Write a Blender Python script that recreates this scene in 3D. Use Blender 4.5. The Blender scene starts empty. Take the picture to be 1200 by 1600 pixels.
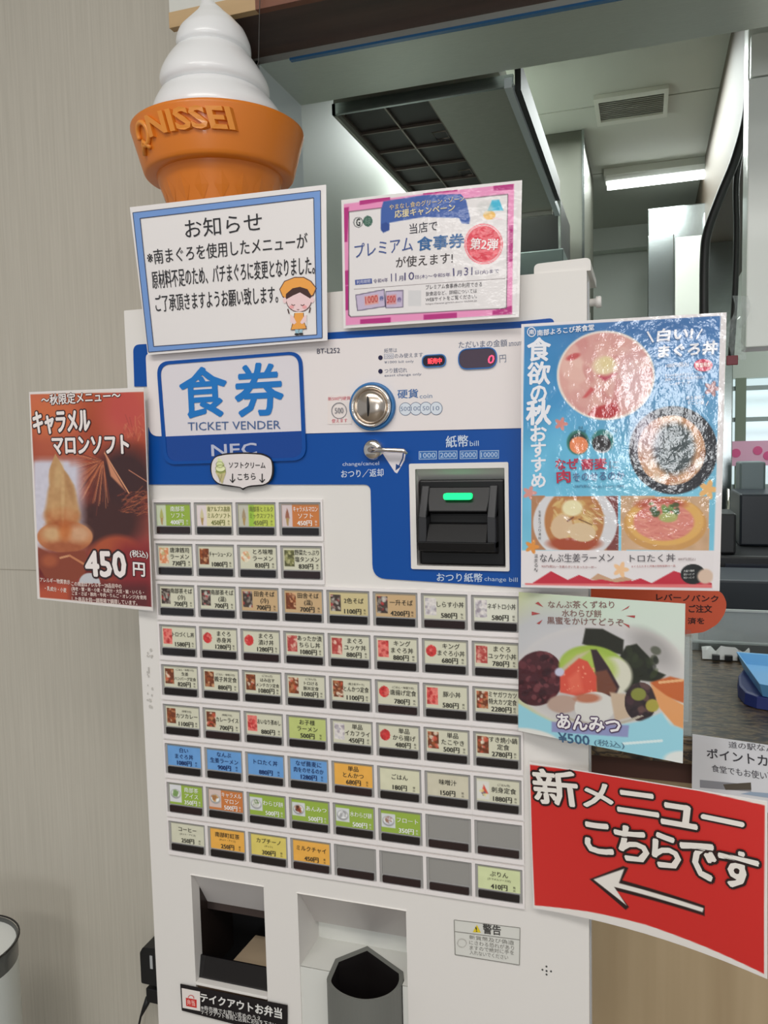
import bpy, bmesh, math, random
import numpy as np
from mathutils import Vector, Matrix
from mathutils.geometry import tessellate_polygon
random.seed(7)
SC = bpy.context.scene
COL = SC.collection
# ---------------------------------------------------------------- camera
F = 1250.0
YAW, PITCH, ROLL = 0.316465276, 0.0798171743, -0.0239270075
CAM = np.array([0.58053, -0.85599, 1.42356])
def _rot():
    c, s = math.cos, math.sin
    X = np.array([[1, 0, 0], [0, c(PITCH), -s(PITCH)], [0, s(PITCH), c(PITCH)]])
    Y = np.array([[c(YAW), 0, s(YAW)], [0, 1, 0], [-s(YAW), 0, c(YAW)]])
    Z = np.array([[c(ROLL), -s(ROLL), 0], [s(ROLL), c(ROLL), 0], [0, 0, 1]])
    return Z @ X @ Y
RM = _rot()
def w3(v): return Vector((v[0], v[2], -v[1]))      # (right, down, away) -> world
right, down, fwd = w3(RM[0]), w3(RM[1]), w3(RM[2])
cd = bpy.data.cameras.new('camera'); cam = bpy.data.objects.new('camera', cd); COL.objects.link(cam)
mw = Matrix.Identity(4)
for i in range(3):
    mw[i][0] = right[i]; mw[i][1] = -down[i]; mw[i][2] = -fwd[i]
mw.translation = Vector(CAM)
cam.matrix_world = mw
cd.sensor_fit = 'VERTICAL'; cd.sensor_height = 36.0; cd.lens = F / 1600 * 36.0
cd.clip_start = 0.02; cd.clip_end = 60
SC.camera = cam
# ---------------------------------------------------------------- world, exposure
wd = bpy.data.worlds.new('world'); SC.world = wd; wd.use_nodes = True
wd.node_tree.nodes['Background'].inputs[0].default_value = (0.92, 0.96, 1.0, 1)
wd.node_tree.nodes['Background'].inputs[1].default_value = 0.42
SC.view_settings.view_transform = 'Standard'; SC.view_settings.look = 'None'
SC.view_settings.gamma = 1; SC.view_settings.use_curve_mapping = False
SC.view_settings.exposure = 0.0
# ---------------------------------------------------------------- lamps
def area(name, loc, sx, sy, power, col=(1, 1, 1), rot=(0, 0, 0)):
    l = bpy.data.lights.new(name, 'AREA'); l.shape = 'RECTANGLE'; l.size = sx; l.size_y = sy
    l.energy = power; l.color = col
    o = bpy.data.objects.new(name, l); COL.objects.link(o); o.location = loc; o.rotation_euler = rot
    return o
area('dining_ceiling_light', (0.1, -1.3, 2.68), 1.3, 0.5, 17, (1, .97, .94))
area('dining_ceiling_light', (1.6, -1.6, 2.68), 1.3, 0.5, 14, (1, .97, .94))
area('dining_ceiling_light', (0.6, -3.2, 2.68), 2.4, 0.6, 34, (1, .98, .95))
area('shopfront_daylight', (1.0, -5.2, 1.48), 0.42, 0.95, 26, (.95, .98, 1.0), (math.radians(90), 0, 0))
area('kitchen_fill_light', (0.56, 1.75, 2.37), .30, .8, 10, (.93, 1, .97))
area('kitchen_fill_light', (1.5, 2.1, 2.37), .5, .6, 14, (.93, 1, .97))  # added fill, no fixture: brightens the kitchen's right side and equipment
area('kitchen_fill_light', (0.13, 1.52, 2.37), .25, .4, 9, (.93, 1, .97))  # added fill, no fixture: lifts the kitchen's left wall beside the hood

# ---------------------------------------------------------------- helpers
def P(px, py, Y=None, Z=None, X=None):
    """world point on a given plane seen at a point measured in the photograph"""
    r = RM.T @ np.array([(px - 600) / F, (py - 800) / F, 1.0]); r = np.array([r[0], r[2], -r[1]])
    if Y is not None: t = (Y - CAM[1]) / r[1]
    elif Z is not None: t = (Z - CAM[2]) / r[2]
    else: t = (X - CAM[0]) / r[0]
    return CAM + t * r
def lin(c):
    c = np.asarray(c, float) / 255.0
    return np.where(c <= 0.04045, c / 12.92, ((c + 0.055) / 1.055) ** 2.4)
ILL = 0.86
def alb(c): return np.clip(lin(c) / ILL, 0.002, 0.93)
_M = {}
def bsdf(m): return m.node_tree.nodes['Principled BSDF']
def M(c, rough=.5, metal=0, coat=0, emit=0, spec=.5, photo=True, trans=0, alpha=1):
    key = (tuple(c), rough, metal, coat, emit, spec, photo, trans, alpha)
    if key in _M: return _M[key]
    m = bpy.data.materials.new('m_%d' % len(_M)); m.use_nodes = True
    b = bsdf(m); a = alb(c) if photo else lin(c)
    b.inputs['Base Color'].default_value = (*a, 1); b.inputs['Roughness'].default_value = rough
    b.inputs['Metallic'].default_value = metal; b.inputs['Coat Weight'].default_value = coat
    b.inputs['Coat Roughness'].default_value = .08; b.inputs['Specular IOR Level'].default_value = spec
    b.inputs['Transmission Weight'].default_value = trans; b.inputs['Alpha'].default_value = alpha
    if emit:
        b.inputs['Emission Color'].default_value = (*lin(c), 1); b.inputs['Emission Strength'].default_value = emit
    _M[key] = m
    return m
def nodes(m):
    return m.node_tree.nodes, m.node_tree.links
def tex_noise(m, scale, stretch=(1, 1, 1), detail=3):
    n, l = nodes(m)
    tc = n.new('ShaderNodeTexCoord'); mp = n.new('ShaderNodeMapping'); mp.inputs['Scale'].default_value = stretch
    no = n.new('ShaderNodeTexNoise'); no.inputs['Scale'].default_value = scale; no.inputs['Detail'].default_value = detail
    l.new(tc.outputs['Object'], mp.inputs['Vector']); l.new(mp.outputs['Vector'], no.inputs['Vector'])
    return no
def ramp(m, src, stops):
    n, l = nodes(m); r = n.new('ShaderNodeValToRGB')
    el = r.color_ramp.elements
    while len(el) < len(stops): el.new(0.5)
    for e, (p, c) in zip(el, stops): e.position = p; e.color = (*c, 1)
    l.new(src, r.inputs[0]); return r
def bump(m, src, strength, dist, into='Normal'):
    n, l = nodes(m); b = n.new('ShaderNodeBump'); b.inputs['Strength'].default_value = strength
    b.inputs['Distance'].default_value = dist; l.new(src, b.inputs['Height']); l.new(b.outputs[0], bsdf(m).inputs[into])
def grain_mat(c1, c2, scale, stretch, rough=.5, metal=0, bstr=.2, bd=.001, name='grain', coat=0):
    m = bpy.data.materials.new(name); m.use_nodes = True
    no = tex_noise(m, scale, stretch)
    r = ramp(m, no.outputs[0], [(.3, alb(c1)), (.7, alb(c2))])
    m.node_tree.links.new(r.outputs[0], bsdf(m).inputs['Base Color'])
    bsdf(m).inputs['Roughness'].default_value = rough; bsdf(m).inputs['Metallic'].default_value = metal
    bsdf(m).inputs['Coat Weight'].default_value = coat
    bump(m, no.outputs[0], bstr, bd); return m
def print_mat(name, coat=0.0, rough=.45, crinkle=0.0):
    m = bpy.data.materials.new(name); m.use_nodes = True; n, l = nodes(m)
    a = n.new('ShaderNodeAttribute'); a.attribute_name = 'Col'
    l.new(a.outputs['Color'], bsdf(m).inputs['Base Color'])
    b = bsdf(m); b.inputs['Roughness'].default_value = rough; b.inputs['Coat Weight'].default_value = coat
    b.inputs['Coat Roughness'].default_value = .1; b.inputs['Specular IOR Level'].default_value = .3
    if crinkle:
        no = tex_noise(m, 60, (1, 1, 1), 4); bump(m, no.outputs[0], crinkle, .003, 'Coat Normal')
    return m
LAM = print_mat('laminated_print', .8, .5, .3)
MATTE = print_mat('card_print', .08, .5)

def link(o, parent=None, **kw):
    COL.objects.link(o)
    if parent is not None: o.parent = parent
    for k, v in kw.items(): o[k] = v
    return o
def root(p):
    x = Vector((0, 0, 0)); q = p
    while q is not None: x += Vector(q.location); q = q.parent
    return x
def thing(name, label, cat, loc=(0, 0, 0), group=None):
    o = bpy.data.objects.new(name, None); o.location = loc; o.empty_display_size = .02
    COL.objects.link(o); o['label'] = label; o['category'] = cat
    if group: o['group'] = group
    return o
def tag(o, label, cat, group=None):
    o['label'] = label; o['category'] = cat
    if group: o['group'] = group
    return o
class B:
    """collects geometry (world coordinates) for ONE mesh object"""
    def __init__(s): s.v = []; s.f = []; s.m = []; s.mats = []; s.c = []; s.sm = []
    def mi(s, mat):
        if mat not in s.mats: s.mats.append(mat)
        return s.mats.index(mat)
    def add(s, vs, fs, mat, col=None, smooth=False):
        k = len(s.v); i = s.mi(mat); s.v += [tuple(map(float, v)) for v in vs]
        s.f += [tuple(a + k for a in f) for f in fs]; s.m += [i] * len(fs); s.sm += [smooth] * len(fs)
        s.c += [tuple(col) if col is not None else (1, 1, 1)] * len(vs) if not isinstance(col, list) else col
        return s
    def box(s, a, b, mat):
        (x0, y0, z0), (x1, y1, z1) = a, b
        vs = [(x0, y0, z0), (x1, y0, z0), (x1, y1, z0), (x0, y1, z0), (x0, y0, z1), (x1, y0, z1), (x1, y1, z1), (x0, y1, z1)]
        return s.add(vs, [(0, 3, 2, 1), (4, 5, 6, 7), (0, 1, 5, 4), (1, 2, 6, 5), (2, 3, 7, 6), (3, 0, 4, 7)], mat)
    def hexa(s, f4, b4, mat):
        """front quad and back quad (same order, counter-clockwise seen from the front)"""
        return s.add(list(f4) + list(b4), [(0, 1, 2, 3), (7, 6, 5, 4), (0, 4, 5, 1), (1, 5, 6, 2), (2, 6, 7, 3), (3, 7, 4, 0)], mat)
    def lathe(s, c, axis, prof, mat, n=32, smooth=True, cap=True):
        """prof: list of (distance along axis, radius)"""
        ax = Vector(axis).normalized(); u = ax.orthogonal().normalized(); w = ax.cross(u); c = Vector(c)
        vs = []; fs = []
        for d, r in prof:
            for k in range(n):
                t = 2 * math.pi * k / n; vs.append(c + ax * d + (u * math.cos(t) + w * math.sin(t)) * r)
        for j in range(len(prof) - 1):
            for k in range(n): fs.append((j * n + k, j * n + (k + 1) % n, (j + 1) * n + (k + 1) % n, (j + 1) * n + k))
        s.add(vs, fs, mat, smooth=smooth)
        if cap:
            for j, rev in ((0, True), (len(prof) - 1, False)):
                ring = vs[j * n:(j + 1) * n]; s.add(ring, [tuple(range(n))[::-1] if rev else tuple(range(n))], mat)
        return s
    def tube(s, pts, r, mat, n=8):
        pts = [Vector(p) for p in pts]; vs = []; fs = []
        rr = r if isinstance(r, (list, tuple)) else [r] * len(pts)
        for i, p in enumerate(pts):
            d = (pts[min(i + 1, len(pts) - 1)] - pts[max(i - 1, 0)]).normalized()
            ref = Vector((0, 1, 0)) if abs(d.y) < .9 else Vector((1, 0, 0))
            u = d.cross(ref).normalized(); w = d.cross(u)
            for k in range(n):
                t = 2 * math.pi * k / n; vs.append(p + (u * math.cos(t) + w * math.sin(t)) * rr[i])
        for i in range(len(pts) - 1):
            for k in range(n): fs.append((i * n + k, i * n + (k + 1) % n, (i + 1) * n + (k + 1) % n, (i + 1) * n + k))
        fs.append(tuple(range(n))[::-1]); fs.append(tuple(range((len(pts) - 1) * n, len(pts) * n)))
        return s.add(vs, fs, mat, smooth=True)
    def plate(s, poly, hole, y0, y1, mat):
        """flat plate with one hole"""
        tri = tessellate_polygon([[Vector((a, b, 0)) for a, b in poly], [Vector((a, b, 0)) for a, b in hole]]); al = list(poly) + list(hole); fs = []
        for t in tri:
            a, b, c = [al[i] for i in t]; cr = (b[0] - a[0]) * (c[1] - a[1]) - (b[1] - a[1]) * (c[0] - a[0]); fs.append(tuple(t) if cr > 0 else tuple(t)[::-1])
        s.add([(a, y0, b) for a, b in al], fs, mat)
        for r_ in (poly, hole):
            n = len(r_); s.add([(a, y0, b) for a, b in r_] + [(a, y1, b) for a, b in r_], [(i, i + n, (i + 1) % n + n, (i + 1) % n) for i in range(n)], mat)
        return s
    def prism(s, poly, y0, y1, mat):
        """poly: (x, z) outline counter-clockwise seen from the front (-Y); front at y0"""
        n = len(poly)
        area2 = sum(poly[i][0] * poly[(i + 1) % n][1] - poly[(i + 1) % n][0] * poly[i][1] for i in range(n))
        if area2 < 0: poly = poly[::-1]
        tri = tessellate_polygon([[Vector((a, b, 0)) for a, b in poly]])
        vs = [(a, y0, b) for a, b in poly] + [(a, y1, b) for a, b in poly]
        fs = []
        for t in tri:
            a, b, c = [poly[i] for i in t]
            cr = (b[0] - a[0]) * (c[1] - a[1]) - (b[1] - a[1]) * (c[0] - a[0])
            t = tuple(t) if cr > 0 else tuple(t)[::-1]
            fs.append(t); fs.append(tuple(i + n for i in t[::-1]))
        fs += [(i, i + n, (i + 1) % n + n, (i + 1) % n) for i in range(n)]
        return s.add(vs, fs, mat)
    def build(s, name, parent=None, bevel=0, seg=2, **kw):
        me = bpy.data.meshes.new(name); off = root(parent) if parent is not None else Vector((0, 0, 0))
        v = np.array(s.v, float) - np.array(off)
        me.from_pydata(v.tolist(), [], s.f)
        for m in s.mats: me.materials.append(m)
        me.polygons.foreach_set('material_index', s.m); me.polygons.foreach_set('use_smooth', s.sm)
        ca = me.color_attributes.new('Col', 'FLOAT_COLOR', 'POINT')
        cc = np.ones((len(s.v), 4), np.float32); cc[:, :3] = np.array(s.c, float); ca.data.foreach_set('color', cc.ravel())
        me.update()
        o = bpy.data.objects.new(name, me)
        if bevel:
            bm = bmesh.new(); bm.from_mesh(me); bmesh.ops.remove_doubles(bm, verts=bm.verts, dist=1e-5); bm.to_mesh(me); bm.free()
            md = o.modifiers.new('bevel', 'BEVEL'); md.width = bevel; md.segments = seg; md.limit_method = 'ANGLE'; md.angle_limit = math.radians(40)
        return link(o, parent, **kw)
def rpoly(pts, rad, seg=6):
    """round the corners of a 2-D polygon"""
    out = []; n = len(pts)
    rad = rad if isinstance(rad, (list, tuple)) else [rad] * n
    for i in range(n):
        p = Vector(pts[i]); a = Vector(pts[i - 1]); b = Vector(pts[(i + 1) % n]); r = rad[i]
        if r <= 0: out.append(tuple(p)); continue
        da = (a - p); db = (b - p); r = min(r, da.length * .49, db.length * .49)
        A = p + da.normalized() * r; Bq = p + db.normalized() * r
        for k in range(seg + 1):
            t = k / seg; out.append(tuple(A * (1 - t) ** 2 + p * 2 * t * (1 - t) + Bq * t * t))
    return out
# text ---------------------------------------------------------------
_T = {}
def glyphs(s, off=0.0):
    key = (s, off)
    if key in _T: return _T[key]
    cu = bpy.data.curves.new('t', 'FONT'); cu.body = s; cu.size = 1; cu.resolution_u = 2; cu.offset = off
    o = bpy.data.objects.new('t', cu); me = bpy.data.meshes.new_from_object(o)
    v = np.array([x.co[:2] for x in me.vertices]) if len(me.vertices) else np.zeros((0, 2))
    f = [tuple(p.vertices) for p in me.polygons]
    bpy.data.objects.remove(o); bpy.data.curves.remove(cu); bpy.data.meshes.remove(me)
    # faces wound counter-clockwise
    g = []
    for t in f:
        a = sum(v[t[i]][0] * v[t[(i + 1) % len(t)]][1] - v[t[(i + 1) % len(t)]][0] * v[t[i]][1] for i in range(len(t)))
        g.append(t if a > 0 else t[::-1])
    _T[key] = (v, g); return _T[key]
def bold(of, cnt):
    if of < .004: return [(0, 0)]
    if of < .012: return [(-of, 0), (of, 0)]
    return [(0, 0)] + [(of * math.cos(2 * math.pi * k / cnt), of * math.sin(2 * math.pi * k / cnt)) for k in range(cnt)]
# sheets --------------------------------------------------------------
def homog(src, dst):
    A = []; b = []
    for (x, y), (u, v) in zip(src, dst):
        A.append([x, y, 1, 0, 0, 0, -u * x, -u * y]); b.append(u)
        A.append([0, 0, 0, x, y, 1, -v * x, -v * y]); b.append(v)
    h = np.linalg.solve(np.array(A, float), np.array(b, float))
    return np.append(h, 1).reshape(3, 3)
def happ(H, x, y):
    d = H[2, 0] * x + H[2, 1] * y + H[2, 2]
    return (H[0, 0] * x + H[0, 1] * y + H[0, 2]) / d, (H[1, 0] * x + H[1, 1] * y + H[1, 2]) / d
class Paper:
    """a sheet in the scene; its layout coordinates are metres right / up from its top left corner"""
    def __init__(s, px, Ys, bow=0.0, vb=False):
        s.vb = vb
        s.C = [np.array(P(a, b, Y=y)) for (a, b), y in zip(px, Ys)]
        s.w = float(np.linalg.norm(s.C[1] - s.C[0]) + np.linalg.norm(s.C[2] - s.C[3])) / 2
        s.h = float(np.linalg.norm(s.C[3] - s.C[0]) + np.linalg.norm(s.C[2] - s.C[1])) / 2
        s.H = homog(px, [(0, 0), (s.w, 0), (s.w, -s.h), (0, -s.h)]); s.Hi = np.linalg.inv(s.H); s.bow = bow
        n = np.cross(s.C[3] - s.C[0], s.C[1] - s.C[0]); s.n = n / np.linalg.norm(n)
        if s.n[1] > 0: s.n = -s.n
    def uv(s, x, y): return happ(s.H, x, y)
    def px(s, a, b): return happ(s.Hi, a, b)
    def pt(s, a, b, h=0):
        u = np.asarray(a) / s.w; v = -np.asarray(b) / s.h; u = u[..., None]; v = v[..., None]
        p = s.C[0] * (1 - u) * (1 - v) + s.C[1] * u * (1 - v) + s.C[2] * u * v + s.C[3] * (1 - u) * v
        return p + s.n * (h + s.bow * 4 * u * (1 - u) * (v if s.vb else 1))
    def sheet(s, name, parent, mat=None, col=(225, 220, 218), th=.0006, **kw):
        n = 12; b = B(); mat = mat or LAM; vs = []; fs = []
        for side, hh in ((0, 0), (1, -th)):
            for j in range(n + 1):
                for i in range(n + 1): vs.append(s.pt(s.w * i / n, -s.h * j / n, hh))
        N = (n + 1) ** 2
        for j in range(n):
            for i in range(n):
                k = j * (n + 1) + i; fs.append((k, k + n + 1, k + n + 2, k + 1)); fs.append((N + k, N + k + 1, N + k + n + 2, N + k + n + 1))
        for i in range(n):
            a = i; c = n * (n + 1) + i; fs += [(a, a + 1, N + a + 1, N + a), (c + 1, c, N + c, N + c + 1)]
            a = i * (n + 1); c = a + n; fs += [(a + n + 1, a, N + a, N + a + n + 1), (c, c + n + 1, N + c + n + 1, N + c)]
        b.add(vs, fs, mat, alb(col)); return b.build(name, parent, **kw)
class Face:
    """the plane of the machine's front; layout coordinates are world x, z"""
    def __init__(s, Y): s.Y = Y
    def uv(s, x, y):
        if np.ndim(x): return tuple(np.array([P(a, b, Y=s.Y)[[0, 2]] for a, b in zip(np.ravel(x), np.ravel(y))]).T)
        p = P(x, y, Y=s.Y); return p[0], p[2]
    def pt(s, a, b, h=0):
        a = np.asarray(a, float); b = np.asarray(b, float); return np.stack([a, np.full_like(a, s.Y - h), b], -1)
class Ink:
    """lettering / flat print laid on a sheet; coordinates are read in a crop (ox, oy, scale) of the photograph"""
    def __init__(s, sheet, crop=(0, 0, 1), mat=None, h=.0006):
        s.s = sheet; s.o = crop; s.b = B(); s.mat = mat or LAM; s.h = h; s.k = 0; s.parts = []
    def c(s, x, y): return s.o[0] + x / s.o[2], s.o[1] + y / s.o[2]
    def uv(s, x, y): return s.s.uv(*s.c(x, y))
    def layer(s): s.k += 1; return s.h + s.k * .00003
    def text(s, t, x0, y0, x1, y1, h, col, off=0.0, outline=None, oo=.05, slant=0):
        a = np.array(s.uv(x0, y0)); c = np.array(s.uv(x1, y1)); d = c - a; L = np.linalg.norm(d) or 1; d = d / L; up = np.array([-d[1], d[0]])
        if up[1] < 0: up = -up
        e = np.array(s.uv(x0, y0 - h)); H = np.linalg.norm(e - a)
        v0, _ = glyphs(t, 0.0)
        if not len(v0): return s
        lo = v0.min(0); sz = v0.max(0) - lo
        nb = B(); em = H / max(sz[1], .3); hh = s.h + s.k * .00003 + .00004
        for oc, of, cnt in (((outline, oo + off, 12), (col, off, 6)) if outline else ((col, off, 6),)):
            v, f = glyphs(t); q = (v - lo) / np.maximum(sz, 1e-6)
            q = np.stack([q[:, 0] + slant * (q[:, 1]) * H / L, q[:, 1]], 1)
            for dx, dy in bold(of, cnt):
                hh += .000006
                pos = a + q[:, :1] * d * L + q[:, 1:] * up * H + (d * dx + up * dy) * em
                nb.add(s.s.pt(pos[:, 0], pos[:, 1], hh), f, s.mat, alb(oc))
        s.parts.append(nb)
        return s
    def vtext(s, t, x, y, size, step, col, off=0, dx=0, outline=None):
        for k, ch in enumerate(t): s.text(ch, x + dx * k - size / 2, y + step * k + size / 2, x + dx * k + size / 2, y + step * k + size / 2, size, col, off, outline)
        return s
    def poly(s, pts, col, sub=1):
        q = []
        for i in range(len(pts)):
            a = pts[i]; b = pts[(i + 1) % len(pts)]
            for k in range(sub): q.append((a[0] + (b[0] - a[0]) * k / sub, a[1] + (b[1] - a[1]) * k / sub))
        uv = [s.uv(x, y) for x, y in q]
        tri = tessellate_polygon([[Vector((a, b, 0)) for a, b in uv]])
        fs = []
        for t in tri:
            a, b, c = [uv[i] for i in t]; cr = (b[0] - a[0]) * (c[1] - a[1]) - (b[1] - a[1]) * (c[0] - a[0])
            fs.append(tuple(t) if cr > 0 else tuple(t)[::-1])
        s.b.add(s.s.pt(np.array([a for a, _ in uv]), np.array([b for _, b in uv]), s.layer()), fs, s.mat, alb(col)); return s
    def ell(s, cx, cy, rx, ry, col, a0=0, a1=360, n=28, ang=0):
        ca, sa = math.cos(math.radians(ang)), math.sin(math.radians(ang)); pts = []
        for k in range(n):
            t = math.radians(a0 + (a1 - a0) * k / (n if a1 - a0 >= 360 else n - 1)); x = rx * math.cos(t); y = ry * math.sin(t)
            pts.append((cx + x * ca - y * sa, cy + x * sa + y * ca))
        return s.poly(pts, col)
    def line(s, pts, w, col):
        for (x0, y0), (x1, y1) in zip(pts[:-1], pts[1:]):
            L = math.hypot(x1 - x0, y1 - y0) or 1; nx, ny = -(y1 - y0) / L * w / 2, (x1 - x0) / L * w / 2
            s.poly([(x0 + nx, y0 + ny), (x1 + nx, y1 + ny), (x1 - nx, y1 - ny), (x0 - nx, y0 - ny)], col, 3)
        return s
    def ring(s, cx, cy, rx, ry, w, col, n=28, a0=0, a1=360):
        p = [(cx + rx * math.cos(math.radians(a0 + (a1 - a0) * k / n)), cy + ry * math.sin(math.radians(a0 + (a1 - a0) * k / n))) for k in range(n + 1)]
        return s.line(p, w, col)
    def build(s, name, parent, **kw):
        for q in s.parts: q.build('lettering', parent)
        if s.b.v: return s.b.build(name if 'letter' not in name else 'printed_marks', parent, **kw)
# painted pictures (printed photographs) on a fine grid of coloured vertices -----
def vnoise(x, y, seed=0):
    xi = np.floor(x).astype(int); yi = np.floor(y).astype(int); fx = x - xi; fy = y - yi
    fx = fx * fx * (3 - 2 * fx); fy = fy * fy * (3 - 2 * fy)
    def hsh(a, b): v = np.sin(a * 127.1 + b * 311.7 + seed * 74.7) * 43758.5453; return v - np.floor(v)
    return (hsh(xi, yi) * (1 - fx) + hsh(xi + 1, yi) * fx) * (1 - fy) + (hsh(xi, yi + 1) * (1 - fx) + hsh(xi + 1, yi + 1) * fx) * fy
class Pic:
    def __init__(s, X, Y): s.X = X; s.Y = Y; s.C = np.zeros(X.shape + (3,)) + 200.0
    def mix(s, m, col): s.C = s.C * (1 - m[..., None]) + np.asarray(col, float) * m[..., None]; return s
    def fill(s, col): s.C[:] = col; return s
    def grad(s, y0, c0, y1, c1, horiz=False):
        t = np.clip(((s.X if horiz else s.Y) - y0) / (y1 - y0), 0, 1)[..., None]; s.C = np.asarray(c0, float) * (1 - t) + np.asarray(c1, float) * t; return s
    def d(s, cx, cy, rx, ry, ang=0):
        ca, sa = math.cos(math.radians(ang)), math.sin(math.radians(ang)); x = s.X - cx; y = s.Y - cy
        return np.sqrt(((x * ca + y * sa) / rx) ** 2 + ((-x * sa + y * ca) / ry) ** 2)
    def ell(s, cx, cy, rx, ry, col, ang=0, soft=.06, clip=None, op=1):
        m = np.clip((1 + soft / 2 - s.d(cx, cy, rx, ry, ang)) / soft, 0, 1) * op
        return s.mix(m if clip is None else m * clip, col)
    def mask(s, cx, cy, rx, ry, ang=0, soft=.04): return np.clip((1 + soft / 2 - s.d(cx, cy, rx, ry, ang)) / soft, 0, 1)
    def rect(s, x0, y0, x1, y1, col, soft=2, clip=None, op=1):
        m = np.clip((s.X - x0) / soft + .5, 0, 1) * np.clip((x1 - s.X) / soft + .5, 0, 1) * np.clip((s.Y - y0) / soft + .5, 0, 1) * np.clip((y1 - s.Y) / soft + .5, 0, 1) * op
        return s.mix(m if clip is None else m * clip, col)
    def rmask(s, x0, y0, x1, y1): return ((s.X >= x0) & (s.X <= x1) & (s.Y >= y0) & (s.Y <= y1)).astype(float)
    def poly(s, pts, col, soft=3, clip=None, op=1):
        ins = np.zeros(s.X.shape, bool); dist = np.full(s.X.shape, 1e9); n = len(pts)
        for i in range(n):
            (x0, y0), (x1, y1) = pts[i], pts[(i + 1) % n]
            c = ((y0 > s.Y) != (y1 > s.Y)) & (s.X < (x1 - x0) * (s.Y - y0) / ((y1 - y0) or 1e-9) + x0); ins ^= c
            L = (x1 - x0) ** 2 + (y1 - y0) ** 2 or 1; t = np.clip(((s.X - x0) * (x1 - x0) + (s.Y - y0) * (y1 - y0)) / L, 0, 1)
            dist = np.minimum(dist, np.hypot(s.X - x0 - t * (x1 - x0), s.Y - y0 - t * (y1 - y0)))
        m = np.clip(.5 + np.where(ins, dist, -dist) / soft, 0, 1) * op
        return s.mix(m if clip is None else m * clip, col)
    def line(s, x0, y0, x1, y1, w, col, clip=None, op=1):
        L = (x1 - x0) ** 2 + (y1 - y0) ** 2 or 1; t = np.clip(((s.X - x0) * (x1 - x0) + (s.Y - y0) * (y1 - y0)) / L, 0, 1)
        dd = np.hypot(s.X - x0 - t * (x1 - x0), s.Y - y0 - t * (y1 - y0)); m = np.clip((w / 2 + 1.5 - dd) / 3, 0, 1) * op
        return s.mix(m if clip is None else m * clip, col)
    def blobs(s, n, box, r, cols, rnd, clip=None, op=.8, asp=2.0, soft=.4):
        for k in range(n):
            rr = rnd.uniform(.6, 1.3) * r
            s.ell(rnd.uniform(box[0], box[2]), rnd.uniform(box[1], box[3]), rr, rr / rnd.uniform(1, asp), rnd.choice(cols), rnd.uniform(0, 180), soft, clip, op)
        return s
    def noise(s, sc, amp, seed=0, clip=1):
        n = (vnoise(s.X / sc, s.Y / sc, seed) - .5) * 2 * amp * clip; s.C = s.C + n[..., None]; return s
def picture(sheet, name, parent, crop, rect, res, paint, mat=None, h=.0003):
    """rect in layout coordinates (a0, b0 top, a1, b1 bottom)"""
    a0, b0, a1, b1 = rect; nx = max(2, int(abs(a1 - a0) / res)); ny = max(2, int(abs(b0 - b1) / res))
    A, Bq = np.meshgrid(np.linspace(a0, a1, nx + 1), np.linspace(b0, b1, ny + 1))
    X, Y = sheet.px(A, Bq); X = (X - crop[0]) * crop[2]; Y = (Y - crop[1]) * crop[2]
    p = Pic(X, Y); paint(p)
    return grid_mesh(sheet.pt(A, Bq, h).reshape(-1, 3), nx, ny, alb(np.clip(p.C, 3, 255)).reshape(-1, 3), name, parent, mat or LAM)
def grid_mesh(v, nx, ny, colr, name, parent, mat):
    off = np.array(root(parent)) if parent is not None else 0
    idx = np.arange((nx + 1) * (ny + 1)).reshape(ny + 1, nx + 1)
    f = np.stack([idx[:-1, :-1], idx[1:, :-1], idx[1:, 1:], idx[:-1, 1:]], -1).reshape(-1, 4)
    me = bpy.data.meshes.new(name)
    me.vertices.add(len(v)); me.vertices.foreach_set('co', (v - off).astype(np.float32).ravel())
    me.loops.add(f.size); me.loops.foreach_set('vertex_index', f.ravel().astype(np.int32))
    me.polygons.add(len(f)); me.polygons.foreach_set('loop_start', np.arange(0, f.size, 4, dtype=np.int32))
    me.materials.append(mat); me.update(calc_edges=True)
    ca = me.color_attributes.new('Col', 'FLOAT_COLOR', 'POINT'); cc = np.ones((len(v), 4), np.float32); cc[:, :3] = colr; ca.data.foreach_set('color', cc.ravel())
    return link(bpy.data.objects.new(name, me), parent)

# ================================================================ materials
WALLP = grain_mat((182, 176, 163), (191, 185, 172), 240, (1, 1, .02), .75, 0, .4, .0008, 'wallpaper')
WHITE = M((217, 213, 208), .38, spec=.4)
WHITE2 = M((206, 206, 200), .42, spec=.4)
PANELW = M((222, 214, 212), .34, coat=.25)
BLUE = M((6, 72, 150), .35, coat=.12, spec=.3)
BLACK = M((22, 22, 24), .3, coat=.3)
DARK = M((14, 13, 14), .5)
STEEL = grain_mat((150, 156, 156), (170, 176, 176), 60, (1, 30, 30), .2, 1, .05, .0005, 'steel')
STEELD = grain_mat((150, 152, 142), (170, 172, 162), 60, (1, 30, 30), .42, .55, .05, .0005, 'dark_steel')
CHROME = M((215, 208, 200), .12, metal=1)
KWALL = M((190, 196, 188), .5)
KCEIL = M((176, 178, 168), .6)
WOODD = grain_mat((52, 36, 30), (82, 58, 48), 30, (.12, 1, 1), .5, 0, .3, .001, 'dark_wood')
WOODR = grain_mat((92, 52, 34), (120, 70, 46), 30, (.12, 1, 1), .45, 0, .3, .001, 'red_wood')
WOODL = grain_mat((168, 138, 98), (190, 160, 118), 30, (.12, 1, 1), .5, 0, .3, .001, 'light_wood')
PANELWD = grain_mat((166, 144, 112), (186, 165, 132), 26, (1, 1, .06), .5, 0, .15, .001, 'wood_panel')

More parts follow.
